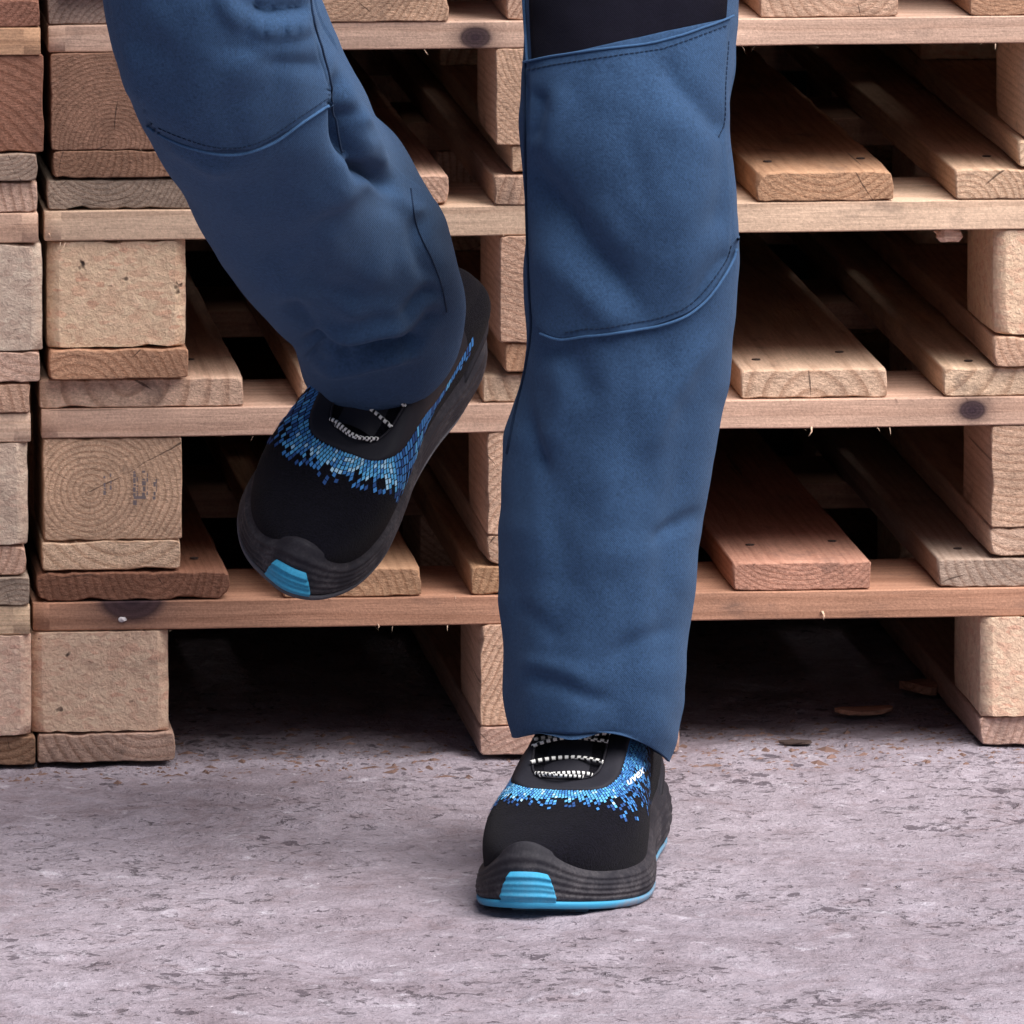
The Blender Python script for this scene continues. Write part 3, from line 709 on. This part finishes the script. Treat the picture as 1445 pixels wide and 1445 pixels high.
def stitches(loft, name, pl, mat, parent, off=0.003, step=7.0, r=0.0005):
    rows = interp_rows(pl, 400); L = np.concatenate([[0], np.cumsum(np.hypot(*np.diff(rows, axis=0).T))]); V = []; F = []
    s0 = 0.0
    while s0 + step * .6 < L[-1]:
        pts = []
        for s_ in (s0, s0 + step * .3, s0 + step * .62):
            pts.append(loft.on(np.interp(s_, L, rows[:, 0]), np.interp(s_, L, rows[:, 1]), off) - PI_)
        v, f = tube(pts, r, 4); b = len(V); V += v; F += [tuple(q + b for q in ff) for ff in f]; s0 += step
    o = mesh_obj(name, V, F, mat, parent); return o

# -- planted leg (image right)
ctrlP = [(700, -760, 1010, -760, -.47, .075), (722, -420, 1050, -420, -.50, .080), (730, -160, 1052, -160, -.55, .078),
         (735, 0, 1046, 0, -.60, .076), (738, 90, 1039, 70, -.625, .074), (737, 170, 1029, 150, -.64, .073), (738, 260, 1031, 240, -.64, .072), (741, 345, 1041, 340, -.635, .071),
         (742, 430, 1037, 430, -.63, .071), (738, 520, 1028, 520, -.625, .071), (714, 625, 1008, 620, -.62, .072), (703, 720, 993, 710, -.62, .072),
         (701, 810, 983, 800, -.62, .071), (703, 890, 976, 880, -.62, .070), (708, 960, 969, 950, -.62, .069), (714, 1012, 960, 1028, -.62, .067), (722, 1040, 944, 1074, -.62, .065)]
foldsP = [(742, 225, 890, 430, 32, -5.5), (760, 330, 880, 470, 30, 3.0), (930, 75, 1018, 205, 26, -4.5), (763, 125, 768, 200, 15, -2.2), (790, 120, 780, 230, 18, 1.6),
          (960, 120, 950, 420, 60, 4.0), (1025, 190, 990, 330, 20, -2.0), (755, 540, 800, 900, 40, -2.5), (890, 480, 860, 860, 55, 4.0), (965, 560, 930, 900, 26, -3.0),
          (1005, 470, 900, 640, 22, 2.5), (735, 520, 760, 680, 14, -2.5), (800, 500, 770, 640, 22, 2.0),
          (745, 960, 860, 985, 14, -3.0), (730, 925, 830, 960, 16, 2.5), (960, 880, 850, 930, 14, -1.8),
          (720, 860, 800, 900, 16, -1.6), (990, 715, 920, 770, 14, -2.0), (770, 480, 850, 560, 24, -2.0), (1030, 350, 960, 430, 18, -2.0)]
foldsP = [(a, b, c, d, w * .85, m * (1.7 if max(b, d) < 850 else .9)) for (a, b, c, d, w, m) in foldsP]
foldsL_k = 1.35
LP = Loft(ctrlP, 420, 200, foldsP, arch=0.024)

# -- lifted leg (image left)
ctrlL = [(330, -760, 640, -760, -.50, .078), (200, -420, 520, -420, -.62, .084), (142, -170, 455, -190, -.74, .086), (140, -60, 436, -90, -.79, .086),
         (150, 25, 446, 5, -.79, .084), (170, 85, 474, 55, -.765, .081), (197, 152, 503, 108, -.725, .078), (238, 212, 528, 172, -.675, .075), (268, 265, 556, 236, -.62, .074),
         (305, 335, 604, 272, -.565, .073), (350, 395, 634, 330, -.51, .071), (388, 440, 648, 385, -.465, .069), (408, 478, 650, 425, -.435, .066), (418, 508, 642, 450, -.415, .062), (425, 528, 634, 470, -.405, .056)]
foldsL = [(300, -12, 350, 32, 12, 3.6), (345, 32, 442, 40, 12, 3.6), (352, 10, 445, 18, 14, -5.0), (300, 66, 470, 92, 16, -2.0), (330, 95, 450, 60, 12, 1.5), (483, 150, 492, 232, 13, -11), (492, 228, 562, 268, 11, -13), (455, 60, 515, 190, 16, 4),
          (520, 180, 470, 280, 24, 3.5), (470, 250, 400, 400, 26, 2.5), (560, 290, 520, 420, 22, 3), (545, 260, 600, 300, 12, 4), (425, 490, 565, 486, 9, -9), (440, 470, 580, 462, 11, 6.5), (440, 516, 590, 506, 10, 5.5), (430, 505, 500, 500, 6, -4), (520, 500, 600, 480, 6, -4), (400, 430, 470, 480, 12, -4), (560, 440, 620, 410, 10, -4), (380, 410, 520, 440, 16, 3),
          (440, 505, 520, 506, 5, -2.5), (560, 500, 625, 440, 11, -4), (230, 205, 330, 235, 12, 2.5), (280, 240, 480, 190, 30, 2.2), (300, 290, 380, 400, 26, -2.2), (350, 330, 520, 440, 30, -2),
          (210, 40, 260, 150, 26, -2.2), (180, 60, 200, 140, 14, 2.0), (400, 100, 300, 180, 30, -1.6)]
foldsL = [(a, b, c, d, w, m * 1.4) for (a, b, c, d, w, m) in foldsL]
foldsL += [(470, 95, 490, 215, 9, -9), (505, 150, 550, 240, 13, 7), (440, 0, 475, 60, 10, 5),  (415, 300, 540, 250, 20, 3), (365, 380, 480, 300, 20, -3), (430, 430, 560, 400, 18, -2.5), (590, 300, 600, 400, 14, -4), (480, 440, 600, 440, 12, 2.5)]
LL = Loft(ctrlL, 420, 420, foldsL)

# -- trousers: both legs and the seat in one cloth mesh
def leg_geometry(loft, off, charcoal=None):
    V = list((loft.P - PI_).reshape(-1, 3)); F = loft.ring_faces(off); mi = []
    th = (np.arange(loft.nt) + .5) / loft.nt * 2 * math.pi
    for i in range(loft.nv - 1):
        for j in range(loft.nt):
            mi.append(charcoal(loft.u[i, j], loft.v[i, j], math.sin(th[j])) if charcoal else 0)
    # hem turned in and carried up inside
    n = loft.nt; last = loft.P[-1]; c = last.mean(0); prev = loft.P[-1] - loft.P[-14]
    rings = [last + (c - last) * .02 + prev * .02, last + (c - last) * .035, last + (c - last) * .045 - prev * .8, last + (c - last) * .06 - prev * 2.2]
    b0 = off + (loft.nv - 1) * n
    for r_ in rings:
        o2 = off + len(V); V += list(r_ - PI_)
        for j in range(n): F.append((b0 + j, b0 + (j + 1) % n, o2 + (j + 1) % n, o2 + j)); mi.append(0)
        b0 = o2
    return V, F, mi
# side seam of the lifted leg, below the bend of the knee
cl = [(602, 226), (579, 266), (588, 320), (610, 368), (623, 405), (630, 440), (638, 478)]
V1, F1, m1 = leg_geometry(LP, 0)
V2, F2, m2 = leg_geometry(LL, len(V1))
V = V1 + V2; F = F1 + F2; mi = m1 + m2
hipc = [0, (at(690, -690, -.31), .195, .115), (at(690, -790, -.31), .205, .12), (at(690, -900, -.31), .19, .11), (at(690, -985, -.31), .175, .10)]
b = len(V)
for (c, a_, b_) in hipc[1:]:
    for j in range(64):
        t_ = 2 * math.pi * j / 64; V.append(c + np.array([a_ * math.cos(t_), b_ * math.sin(t_), 0]) - PI_)
F += grid_faces(4, 64, wrap=True, off=b); mi += [0] * (3 * 64)
trousers = mesh_obj('trousers', V, F, [M_BLUE], person, True, mi)

# panels and seams
th_black = patch(LP, 'stretch_panel', [(742, -230), (744, -100), (744, 0), (748, 91)], [(1034, -230), (1032, -100), (1030, -20), (1027, 26)], M_BLACKF, trousers, 0.0016, 50, 70)
th_black['label'] = 'black stretch panel over the thigh above the knee pocket'
kp = patch(LP, 'knee_pocket', [(746, 88), (748, 130), (745, 200), (747, 290), (751, 380), (752, 440), (766, 468), (800, 476)],
           [(1029, 22), (1023, 110), (1024, 190), (1029, 250), (1031, 310), (1024, 372), (985, 430), (900, 466)], M_POCKET, trousers, 0.0030, 70, 100)
seam(LP, 'seam', [(746, 89), (830, 74), (930, 60), (1028, 23)], M_SEAM, kp, .0009, .0038)
stitches(LP, 'stitching', [(750, 100), (832, 85), (930, 70), (1024, 35)], M_SEAMD, kp, off=.0034)
seam(LP, 'seam', [(1035, 335), (1026, 374), (985, 431), (930, 458), (860, 469), (800, 477), (768, 470)], M_SEAM, kp, .0010, .0034)
stitches(LP, 'stitching', [(1026, 345), (1016, 374), (978, 422), (925, 448), (860, 459), (800, 467)], M_SEAMD, kp, off=.0034)
seam(LP, 'seam', [(742, 90), (742, 200), (744, 300), (747, 400), (750, 462), (742, 520), (728, 580), (716, 640)], M_SEAMD, trousers, .0010, .0006)
stitches(LP, 'stitching', [(1022, 60), (1018, 120), (1017, 170), (1008, 196)], M_SEAMD, kp, off=.0034)
seam(LP, 'seam', [(741, 0), (744, 50), (746, 88)], M_SEAM, trousers, .0011, .0012)
hl = [(724, 1022), (780, 1012), (830, 1016), (880, 1028), (935, 1044)]

kl = patch(LL, 'knee_pocket', [(143, -60), (168, 70), (196, 140), (212, 172), (240, 192), (290, 207)], [(432, -45), (443, 50), (457, 105), (464, 140), (430, 166), (352, 208)], M_POCKET, trousers, 0.0030, 60, 60)
seam(LL, 'seam', [(212, 174), (250, 196), (300, 211), (340, 212), (385, 196), (425, 168), (464, 144)], M_SEAM, kl, .0011, .0034)
stitches(LL, 'stitching', [(228, 176), (256, 188), (300, 202), (340, 203), (380, 188), (420, 161), (456, 138)], M_SEAMD, kl, off=.0034)
seam(LL, 'seam', [(428, -30), (440, 40), (450, 72), (458, 100), (466, 142), (476, 178), (482, 214)], M_SEAMD, trousers, .0008, .0030)
seam(LL, 'seam', cl[1:-1], M_SEAMD, trousers, .0006, .0004)

# ------------------------------------------------------------------ shoes
SL = 0.312
OUT = [(0.0, 0.0), (0.004, 0.020), (0.018, 0.033), (0.045, 0.039), (0.085, 0.040), (0.13, 0.043), (0.175, 0.050), (0.215, 0.0545), (0.245, 0.0515), (0.272, 0.040), (0.292, 0.024), (0.305, 0.004),
       (0.311, -0.012), (0.306, -0.027), (0.290, -0.039), (0.265, -0.047), (0.230, -0.0495), (0.19, -0.045), (0.145, -0.037), (0.10, -0.0345), (0.055, -0.036), (0.020, -0.032), (0.004, -0.019)]
_o = np.array(OUT + OUT[:1]); NO = 240
def closed_cr(c, n):
    m = len(c) - 1; out = []
    for k in range(n):
        t = k / n * m; i = int(t); f = t - i
        p0, p1, p2, p3 = c[(i - 1) % m], c[i % m], c[(i + 1) % m], c[(i + 2) % m]
        out.append(0.5 * ((2 * p1) + (-p0 + p2) * f + (2 * p0 - 5 * p1 + 4 * p2 - p3) * f * f + (-p0 + 3 * p1 - 3 * p2 + p3) * f ** 3))
    return np.array(out)
OC = closed_cr(_o, 1200); seg = np.concatenate([[0], np.cumsum(np.linalg.norm(np.diff(np.vstack([OC, OC[:1]]), axis=0), axis=1))])
sarr = seg / seg[-1]
def outline(s):
    s = np.mod(s, 1.0); e = np.vstack([OC, OC[:1]])
    return np.stack([np.interp(s, sarr, e[:, 0]), np.interp(s, sarr, e[:, 1])], -1)
def out_normal(s):
    d = outline(s + .002) - outline(s - .002); n = np.stack([d[..., 1], -d[..., 0]], -1)
    n = n / np.linalg.norm(n, axis=-1)[..., None]
    c = outline(s) - np.array([SL / 2, 0]); sg = np.sign((c * n).sum(-1).mean()) or 1
    return n * sg
S_TOE = float(sarr[np.argmax(OC[:, 0])])
def spring(x):      # toe lifts a little, heel bevel too
    return 0.009 * np.clip((x - .22) / .09, 0, 1) ** 2 + 0.004 * np.clip((.03 - x) / .03, 0, 1) ** 2
def sole_top(s):
    x = outline(s)[..., 0]; ds = np.abs(np.mod(s - S_TOE + .5, 1) - .5)
    base = np.interp(x, [0, .03, .08, .13, .18, .22, .26, .31], [.050, .050, .042, .036, .031, .028, .027, .029])
    return base + 0.019 * np.exp(-(ds / .040) ** 2) + spring(x) * .6
HT = ([0, .03, .07, .10, .13, .16, .18, .20, .22, .245, .27, .30, .32], [.094, .103, .118, .123, .115, .101, .090, .080, .073, .068, .061, .050, .045])
def upper_pt(s, t):
    """s round the outline, t 0 at the sole .. 1 at the ridge (numpy arrays)"""
    o = outline(s); x0 = o[..., 0]
    o = o + out_normal(s) * 0.0006
    rx = .045 + .145 * (x0 / SL); ry = 0.0 - 0.004 * x0 / SL
    tt = t ** 1.7
    hx = o[..., 0] * (1 - tt) + rx * tt; hy = o[..., 1] * (1 - tt) + ry * tt
    d = np.hypot(hx - o[..., 0], hy - o[..., 1])
    w = np.interp(x0, [0, .05, .15, .22, .27, .32], [.034, .038, .040, .042, .042, .040])
    e = np.interp(x0, [0, .1, .2, .31], [2.6, 2.3, 2.3, 2.4])
    k = np.clip(d / w, 0, 1); f = (1 - (1 - k) ** e) ** (1 / e)
    z0 = sole_top(s) - .010; H = np.interp(hx, *HT)
    bul = 0.0050 * np.sin(np.pi * np.clip(t * 2.2, 0, 1))      # walls lean out over the sole a touch
    n = out_normal(s)
    sm = 0.0012 * np.sin(hx * 90) * f * (1 - tt)
    return np.stack([hx + n[..., 0] * bul, hy + n[..., 1] * bul, z0 + (H - z0) * f + sm], -1)
def upper_n(s, t):
    e = 1e-3; t = np.clip(t, .004, .985)
    a = upper_pt(s + e, t) - upper_pt(s - e, t); b_ = upper_pt(s, t + e) - upper_pt(s, t - e)
    n = np.cross(a, b_); n /= np.maximum(np.linalg.norm(n, axis=-1), 1e-12)[..., None]
    return n * np.where(n[..., 2:3] < 0, -1, 1)
# arc length from the ridge outwards, tabulated
TT = np.linspace(1, 0, 160)
ARC_S = np.linspace(0, 1, 241); ARC = np.zeros((241, 160))
for i_, s_ in enumerate(ARC_S):
    p_ = upper_pt(np.full(160, s_), TT); ARC[i_, 1:] = np.cumsum(np.linalg.norm(np.diff(p_, axis=0), axis=1))
def arc_to_t(s, a):
    s = s % 1.0; k = s * 240; i = min(int(k), 239); f = k - i
    return float(np.interp(a, ARC[i] * (1 - f) + ARC[i + 1] * f, TT))
def SP(s, a, off=0.0):
    t = arc_to_t(s, a); sa, ta = np.array(float(s)), np.array(t)
    return upper_pt(sa, ta) + upper_n(sa, ta) * off
RP = np.array([upper_pt(np.full(160, s_), TT) for s_ in ARC_S])
def bound_table(W, XF, X0=.135):
    """arc distance from the ridge at which each ray leaves a U-shaped outline (half width W, front end XF)"""
    t = np.zeros(241)
    for i in range(241):
        y = (RP[i, :, 1] + .002) / (W * np.interp(RP[i, :, 0], [.06, .12, .2], [.88, .92, 1.0])); x = np.clip((RP[i, :, 0] - X0) / (XF - X0), 0, 9)
        q = np.abs(y) ** 5 + x ** 5; k = int(np.argmax(q > 1)) or 1
        f = (1 - q[k - 1]) / max(q[k] - q[k - 1], 1e-9); t[i] = ARC[i, k - 1] + (ARC[i, k] - ARC[i, k - 1]) * min(max(f, 0), 1)
    for _ in range(2): t = (np.roll(t, 1) + t * 2 + np.roll(t, -1)) / 4
    return t
B_OUT, B_IN = bound_table(.0390, .2260), bound_table(.0255, .2110)
def stay_out(s): return float(np.interp(s % 1.0, ARC_S, B_OUT))
def stay_in(s): return float(np.interp(s % 1.0, ARC_S, B_IN))

def strip(fn_in, fn_out, s0, s1, ns, na, off):
    V = []
    for i in range(ns):
        s = s0 + (s1 - s0) * i / (ns - 1); a0, a1 = fn_in(s), fn_out(s)
        for j in range(na + 2):
            jj = min(max(j - 1, 0), na - 1); a = a0 + (a1 - a0) * jj / (na - 1)
            edge = j in (0, na + 1); V.append(SP(s, a, -.0008 if edge else off * (.75 if jj in (0, na - 1) else 1)))
    return V, grid_faces(ns, na + 2)

def build_shoe(name, mirror, label, frame, text=None, seed=1):
    """local: x heel to toe, y to the outer side, z up; frame maps local to world"""
    root = empty(name, (0, 0, 0)); root['label'] = label
    sg = -1.0 if mirror else 1.0
    def put(n, V, F, m, parent=root, smooth=True, mi=None):
        V = [(v[0], v[1] * sg * (.91 if mirror else .975), v[2]) for v in V]
        if mirror: F = [tuple(f)[::-1] for f in F]
        o = mesh_obj(n, V, F, m, parent, smooth, mi); return o
    r2 = random.Random(seed)
    # upper
    ns, nt_ = 200, 64; ss, ts = np.meshgrid(np.arange(ns) / ns, np.linspace(0, 1, nt_), indexing='xy')
    P = upper_pt(ss, ts); V = list(P.reshape(-1, 3)); upper = put('upper', V, grid_faces(nt_, ns, wrap=True), M_KNIT)
    # midsole
    prof = [(.00, .0015), (.06, .0042), (.16, .0060), (.22, .0053), (.30, .0068), (.37, .0060), (.45, .0068), (.52, .0060), (.60, .0065), (.67, .0055), (.76, .0060), (.85, .0038), (.95, .0022), (1.0, .0004), (.98, -.004)]
    sv = np.arange(NO) / NO; o = outline(sv); n = out_normal(sv); top = sole_top(sv); bot = spring(o[:, 0]) + .0040
    heelf = np.clip((.11 - o[:, 0]) / .09, 0, 1)
    V = []
    fr = interp_rows(prof, 44)
    for (f, off) in fr:
        flare = -.0012 + .0030 * (1 - f) + heelf * .004 * math.sin(math.pi * min(max(f, 0), 1))
        q = o + n * (off + flare)[:, None]; zz = bot + (top - bot) * f
        V += [(q[k, 0], q[k, 1], zz[k]) for k in range(NO)]
    put('midsole', V, grid_faces(44, NO, wrap=True), M_RUBBER)
    # outsole: thin cyan layer with a tread of lugs
    V = []
    for (dz, off) in ((-.0038, -.004), (-.0040, .0022), (-.0028, .0034), (-.0008, .0042), (.0008, .0040), (.0012, .0030)):
        q = o + n * off + 0; V += [(q[k, 0] + n[k, 0] * .0028, q[k, 1] + n[k, 1] * .0028, bot[k] + dz) for k in range(NO)]
    F = grid_faces(6, NO, wrap=True); c = len(V); V.append((.15, 0, bot.min() - .0032))
    F += [(k, c, (k + 1) % NO) for k in range(NO)]
    outs = put('outsole', V, F, M_OUTD if mirror else M_OUTS)
    V = []; F = []
    for i in range(14):
        for j in range(3):
            x = .025 + i * .0195; w = np.interp(x, [0, .05, .15, .21, .3], [.028, .034, .036, .046, .02]); y = (j - 1) * w * .66; b = len(V)
            zb = float(spring(np.array(x)))
            for (dx, dy) in ((-.007, -.010), (.007, -.010), (.007, .010), (-.007, .010)):
                V.append((x + dx, y + dy, zb + .001)); V.append((x + dx * .8, y + dy * .85, zb - .0025))
            F += [(b, b + 2, b + 3, b + 1), (b + 2, b + 4, b + 5, b + 3), (b + 4, b + 6, b + 7, b + 5), (b + 6, b, b + 1, b + 7), (b + 1, b + 3, b + 5, b + 7)]
    t_ = put('tread', V, F, M_OUTD if mirror else M_OUTS, outs, False)
    # cyan toe insert with grooves
    V = []; na, nb = 36, 26; hw0, hw1 = .058, .036
    for j in range(nb):
        f = -.02 + .56 * j / (nb - 1); hw = hw0 + (hw1 - hw0) * (j / (nb - 1)) ** 1.5
        for i in range(na):
            g = i / (na - 1); s = S_TOE + (g - .5) * 2 * hw * .42 - .004
            oo = outline(np.array(s)); nn = out_normal_at(s); zt = float(sole_top(np.array(s))); zb = float(spring(oo[0])) + .0040
            offp = float(np.interp(f, fr[:-4, 0], fr[:-4, 1])) - .0012 + .0030 * (1 - f)
            edge = i in (0, na - 1) or j in (0, nb - 1); gr = 0.0006 * math.sin((j / (nb - 1)) * 5 * 2 * math.pi)
            oz = offp + (-.002 if edge else .0024 + gr)
            V.append((oo[0] + nn[0] * oz, oo[1] + nn[1] * oz, zb + (zt - zb) * f))
    put('toe_insert', V, grid_faces(nb, na), M_CYAN, root)
    # eyestay overlay and its raised inner rim
    s0, s1 = S_TOE - .355, S_TOE + .355
    V, F = strip(stay_in, stay_out, s0, s1, 150, 7, .0017); stay = put('eyestay', V, F, M_STAY)
    V, F = tube([SP(s0 + (s1 - s0) * k / 119, stay_in(s0 + (s1 - s0) * k / 119) + .0005, .0021) for k in range(120)], .0009, 6); put('piping', V, F, M_RUBBER, stay)
    V, F = strip(lambda s: stay_in(s) + .0055, lambda s: stay_out(s) - .0035 if stay_out(s) - .0035 > stay_in(s) + .0065 else stay_in(s) + .0065, S_TOE - .34, S_TOE + .34, 110, 3, .0022)
    # tongue: padded strip between the eyestays
    V = []
    for i in range(40):
        x = .207 - .098 * i / 39
        for j in range(13):
            y = (j - 6) / 6 * .0235; H = float(np.interp(x, *HT)); V.append((x, y - .002, H + .0030 - .0075 * (abs(j - 6) / 6) ** 2 - (.002 if j in (0, 12) else 0)))
    put('tongue', V, grid_faces(40, 13), M_STAY)
    V = []
    for i in range(12):
        x = .200 - .012 * i / 11
        for j in range(5):
            H = float(np.interp(x, *HT)); V.append((x, (j - 2) * .0022 - .002, H + .0036 - .0014 * (abs(j - 2) / 2)))
    # blue knit tiles
    V = []; F = []; mi = []
    s = S_TOE - .37
    curve_a = lambda s: stay_out(s) + .010
    col = 0; hole = 1.0
    while s < S_TOE + .37:
        p0 = SP(s, curve_a(s)); p1 = SP(s + .004, curve_a(s + .004)); dens = float(np.linalg.norm(p1 - p0)) / .004
        ds = float(np.interp(abs((s - S_TOE + .5) % 1 - .5), [.10, .16], [.0027 if mirror else .0022, .0044 if mirror else .0024])) / max(dens, .1); w = ds * .74
        dd = abs((s + w / 2 - S_TOE + .5) % 1 - .5)
        nrow = 18; a = stay_out(s) + .0003 + (.0006 if col % 2 else 0)
        hole = r2.uniform(0, 1) if col % 2 == 0 else hole
        lim = np.interp(dd, [0, .05, .10, .16, .24, .30, .37], [.026, .026, .028, .034, .038, .026, .010]) * (.80 + .28 * hole)
        pitch = np.interp(dd, [0, .12, .2], [.0040 if mirror else .0034, .0038 if mirror else .0032, .0085 if mirror else .0031])
        for k in range(nrow):
            a0 = a + k * pitch; a1 = a0 + pitch * .84
            if a0 - a > lim * 1.12: break
            fade = (a0 - a) / lim
            if fade > .30 and r2.random() < (fade - .30) * 1.0: continue
            b = len(V)
            for (aa) in (a0, (a0 + a1) / 2, a1):
                V.append(SP(s, aa, .0007)); V.append(SP(s + w, aa, .0007))
            F += [(b, b + 1, b + 3, b + 2), (b + 2, b + 3, b + 5, b + 4)]
            rr_ = r2.random(); front = dd < .13
            m = (1 if rr_ < .55 else 2 if rr_ < .72 else 0) if front and fade < .8 else (0 if rr_ < .7 else 1 if rr_ < .85 else 3)
            if fade > .72: m = 3 if rr_ < .55 else 0
            mi += [m, m]
        s += ds; col += 1
    kp_ = put('knit_pattern', V, F, M_PIX, upper, False, mi); kp_['kind'] = 'stuff'
    # laces: each crossing is an elastic cord with white dashes
    def lace(sa, aa, sb, ab, lift, ph):
        xoff = sa * 40
        A_, B_ = SP(sa, aa, .0034), SP(sb, ab, .0034); pts = []
        N_ = 80
        for k in range(N_):
            f = k / (N_ - 1); p = A_ * (1 - f) + B_ * f
            H = float(np.interp(p[0], *HT)); p = p.copy(); base = A_[2] * (1 - f) + B_[2] * f
            p[2] = max(base, base + (H + lift + .0018 - base) * math.sin(math.pi * f) ** .7); p[0] += .005 * math.sin(math.pi * f) * (1 if ph else -.5) + .0014 * math.sin(2 * math.pi * f + xoff)
            pts.append(p)
        V, F = tube(pts, .0014, 8); mi_ = []
        for i in range(N_ - 1):
            for k in range(8): mi_.append(0 if ((i + (3 if k >= 4 else 0)) % 7) < 4 else 1)
        put('lace', V, F, [M_LACEW, M_LACEB], root, True, mi_)
    def side_s(x, sgn):    # s of the outline whose ridge point lies at x, on one side
        X0 = (x - .045) / .145 * SL
        cand = [k / 600 for k in range(601)]
        best = min((k for k in cand if (outline(np.array(k))[1] > 0) == (sgn > 0) and abs((k - S_TOE + .5) % 1 - .5) > .02), key=lambda k: abs(float(outline(np.array(k))[0]) - X0)); return best
    for (xa, xb, lf, ph) in ((.1735, .1685, .0035, 1), (.1675, .1745, .0045, 1), (.1545, .1540, .004, 0), (.142, .137, .0035, 0), (.137, .142, .005, 1)):
        sa, sb = side_s(xa, 1), side_s(xb, -1)
        lace(sa, stay_in(sa) + .002, sb, stay_in(sb) + .002, lf, ph)
    # heel counter: ribbed rubber cup
    V = []; nsx = 60; hs = .115
    for j in range(16):
        for i in range(nsx):
            s = -hs + 2 * hs * i / (nsx - 1); f = j / 15; oo = outline(np.array(s)); nn = out_normal_at(s); zt = float(sole_top(np.array(s)))
            hgt = .034 * (math.cos((i / (nsx - 1) - .5) * math.pi) ** .6 if 0 < i < nsx - 1 else 0.0)
            off = .0030 + .0022 * math.sin(f * math.pi) + .0006 * math.sin(j * 2.4); off -= .006 * f ** 3
            V.append((oo[0] + nn[0] * off, oo[1] + nn[1] * off, zt - .006 + hgt * f))
    put('heel_counter', V, grid_faces(16, nsx), M_RUBBER)
    if text:
        fc = bpy.data.curves.new('lettering', 'FONT'); fc.body = text; fc.size = 1.0; fc.shear = 0.35; fc.offset = 0.02
        to = bpy.data.objects.new('lettering_source', fc); COL.objects.link(to)
        dg = bpy.context.evaluated_depsgraph_get(); tm = bpy.data.meshes.new_from_object(to.evaluated_get(dg))
        vs = np.array([v.co[:] for v in tm.vertices]); fs = [tuple(p.vertices) for p in tm.polygons]
        bpy.data.objects.remove(to); bpy.data.curves.remove(fc)
        vs[:, 0] -= vs[:, 0].min(); vs[:, 0] /= vs[:, 0].max(); vs[:, 1] /= .75
        sA = side_s(.150, 1); sB = side_s(.127, 1)
        if sB > S_TOE: sA, sB = sA, sB
        V = [SP(sA + (sB - sA) * v[0] * 1.0, stay_out(sA) + .0120 - v[1] * .0058, .0014) for v in vs]
        put('lettering', V, fs, M_PRINT, upper, False)
    root.matrix_basis = frame
    return root

def out_normal_at(s):
    d = outline(np.array(s + .002)) - outline(np.array(s - .002)); n = np.array([d[1], -d[0]]); n /= np.linalg.norm(n)
    g = outline(np.array(s)) - np.array([.155, 0])
    return n if (g * n).sum() > 0 else -n

_c = CM
def view_vec(r_, u_, c_): return (_c @ Vector((r_, u_, c_))).normalized()
def frame(Lv, Uv, toe_local, toe_world, mirror):
    Lv = Lv.normalized(); Uv = (Uv - Lv * Uv.dot(Lv)).normalized(); Yv = Uv.cross(Lv)
    M = Matrix((Lv, Yv, Uv)).transposed().to_4x4()
    M.translation = Vector(toe_world) - M.to_3x3() @ Vector(toe_local) 
    return M
# planted shoe: person's left foot, its outer side is to the image right
yw = R(14.5)
Lp_ = Vector((-math.sin(yw), -math.cos(yw), -0.012)); Up_ = Vector((0, 0, 1))
toeP = Vector(at(742, 1291, ground_y(1291)))
toeP.z = 0.0045
FP = frame(Lp_, Up_, (.311, -.012 * 1, 0.0085), toeP, False)
def rel(M): return Matrix.Translation(-Vector(PI_)) @ M
# y axis of the frame = U x L; for L towards the viewer that is image right -> +y (outer) is right: no mirror
shoeP = build_shoe('shoe', False, 'shoe planted on the concrete, laces and blue knit band facing the viewer', rel(FP), 'uvex', 3); shoeP.parent = person
# lifted shoe: person's right foot, outer side to the image left -> mirrored
rho = R(12)
Ll = view_vec(-.36, -.53, .768)
U0 = Vector((.407, .656, .636)); R0 = Vector((.850, -.527, 0))
Ul = (_c @ (U0 * math.cos(rho) - R0 * math.sin(rho))).normalized()
toeL = Vector(at(410, 833, -.35))
FL = frame(Ll, Ul, (.311, .012, .010), toeL, True)
shoeL = build_shoe('shoe', True, 'lifted shoe with its toe pointing down and its sole turned back', rel(FL), None, 8); shoeL.parent = person
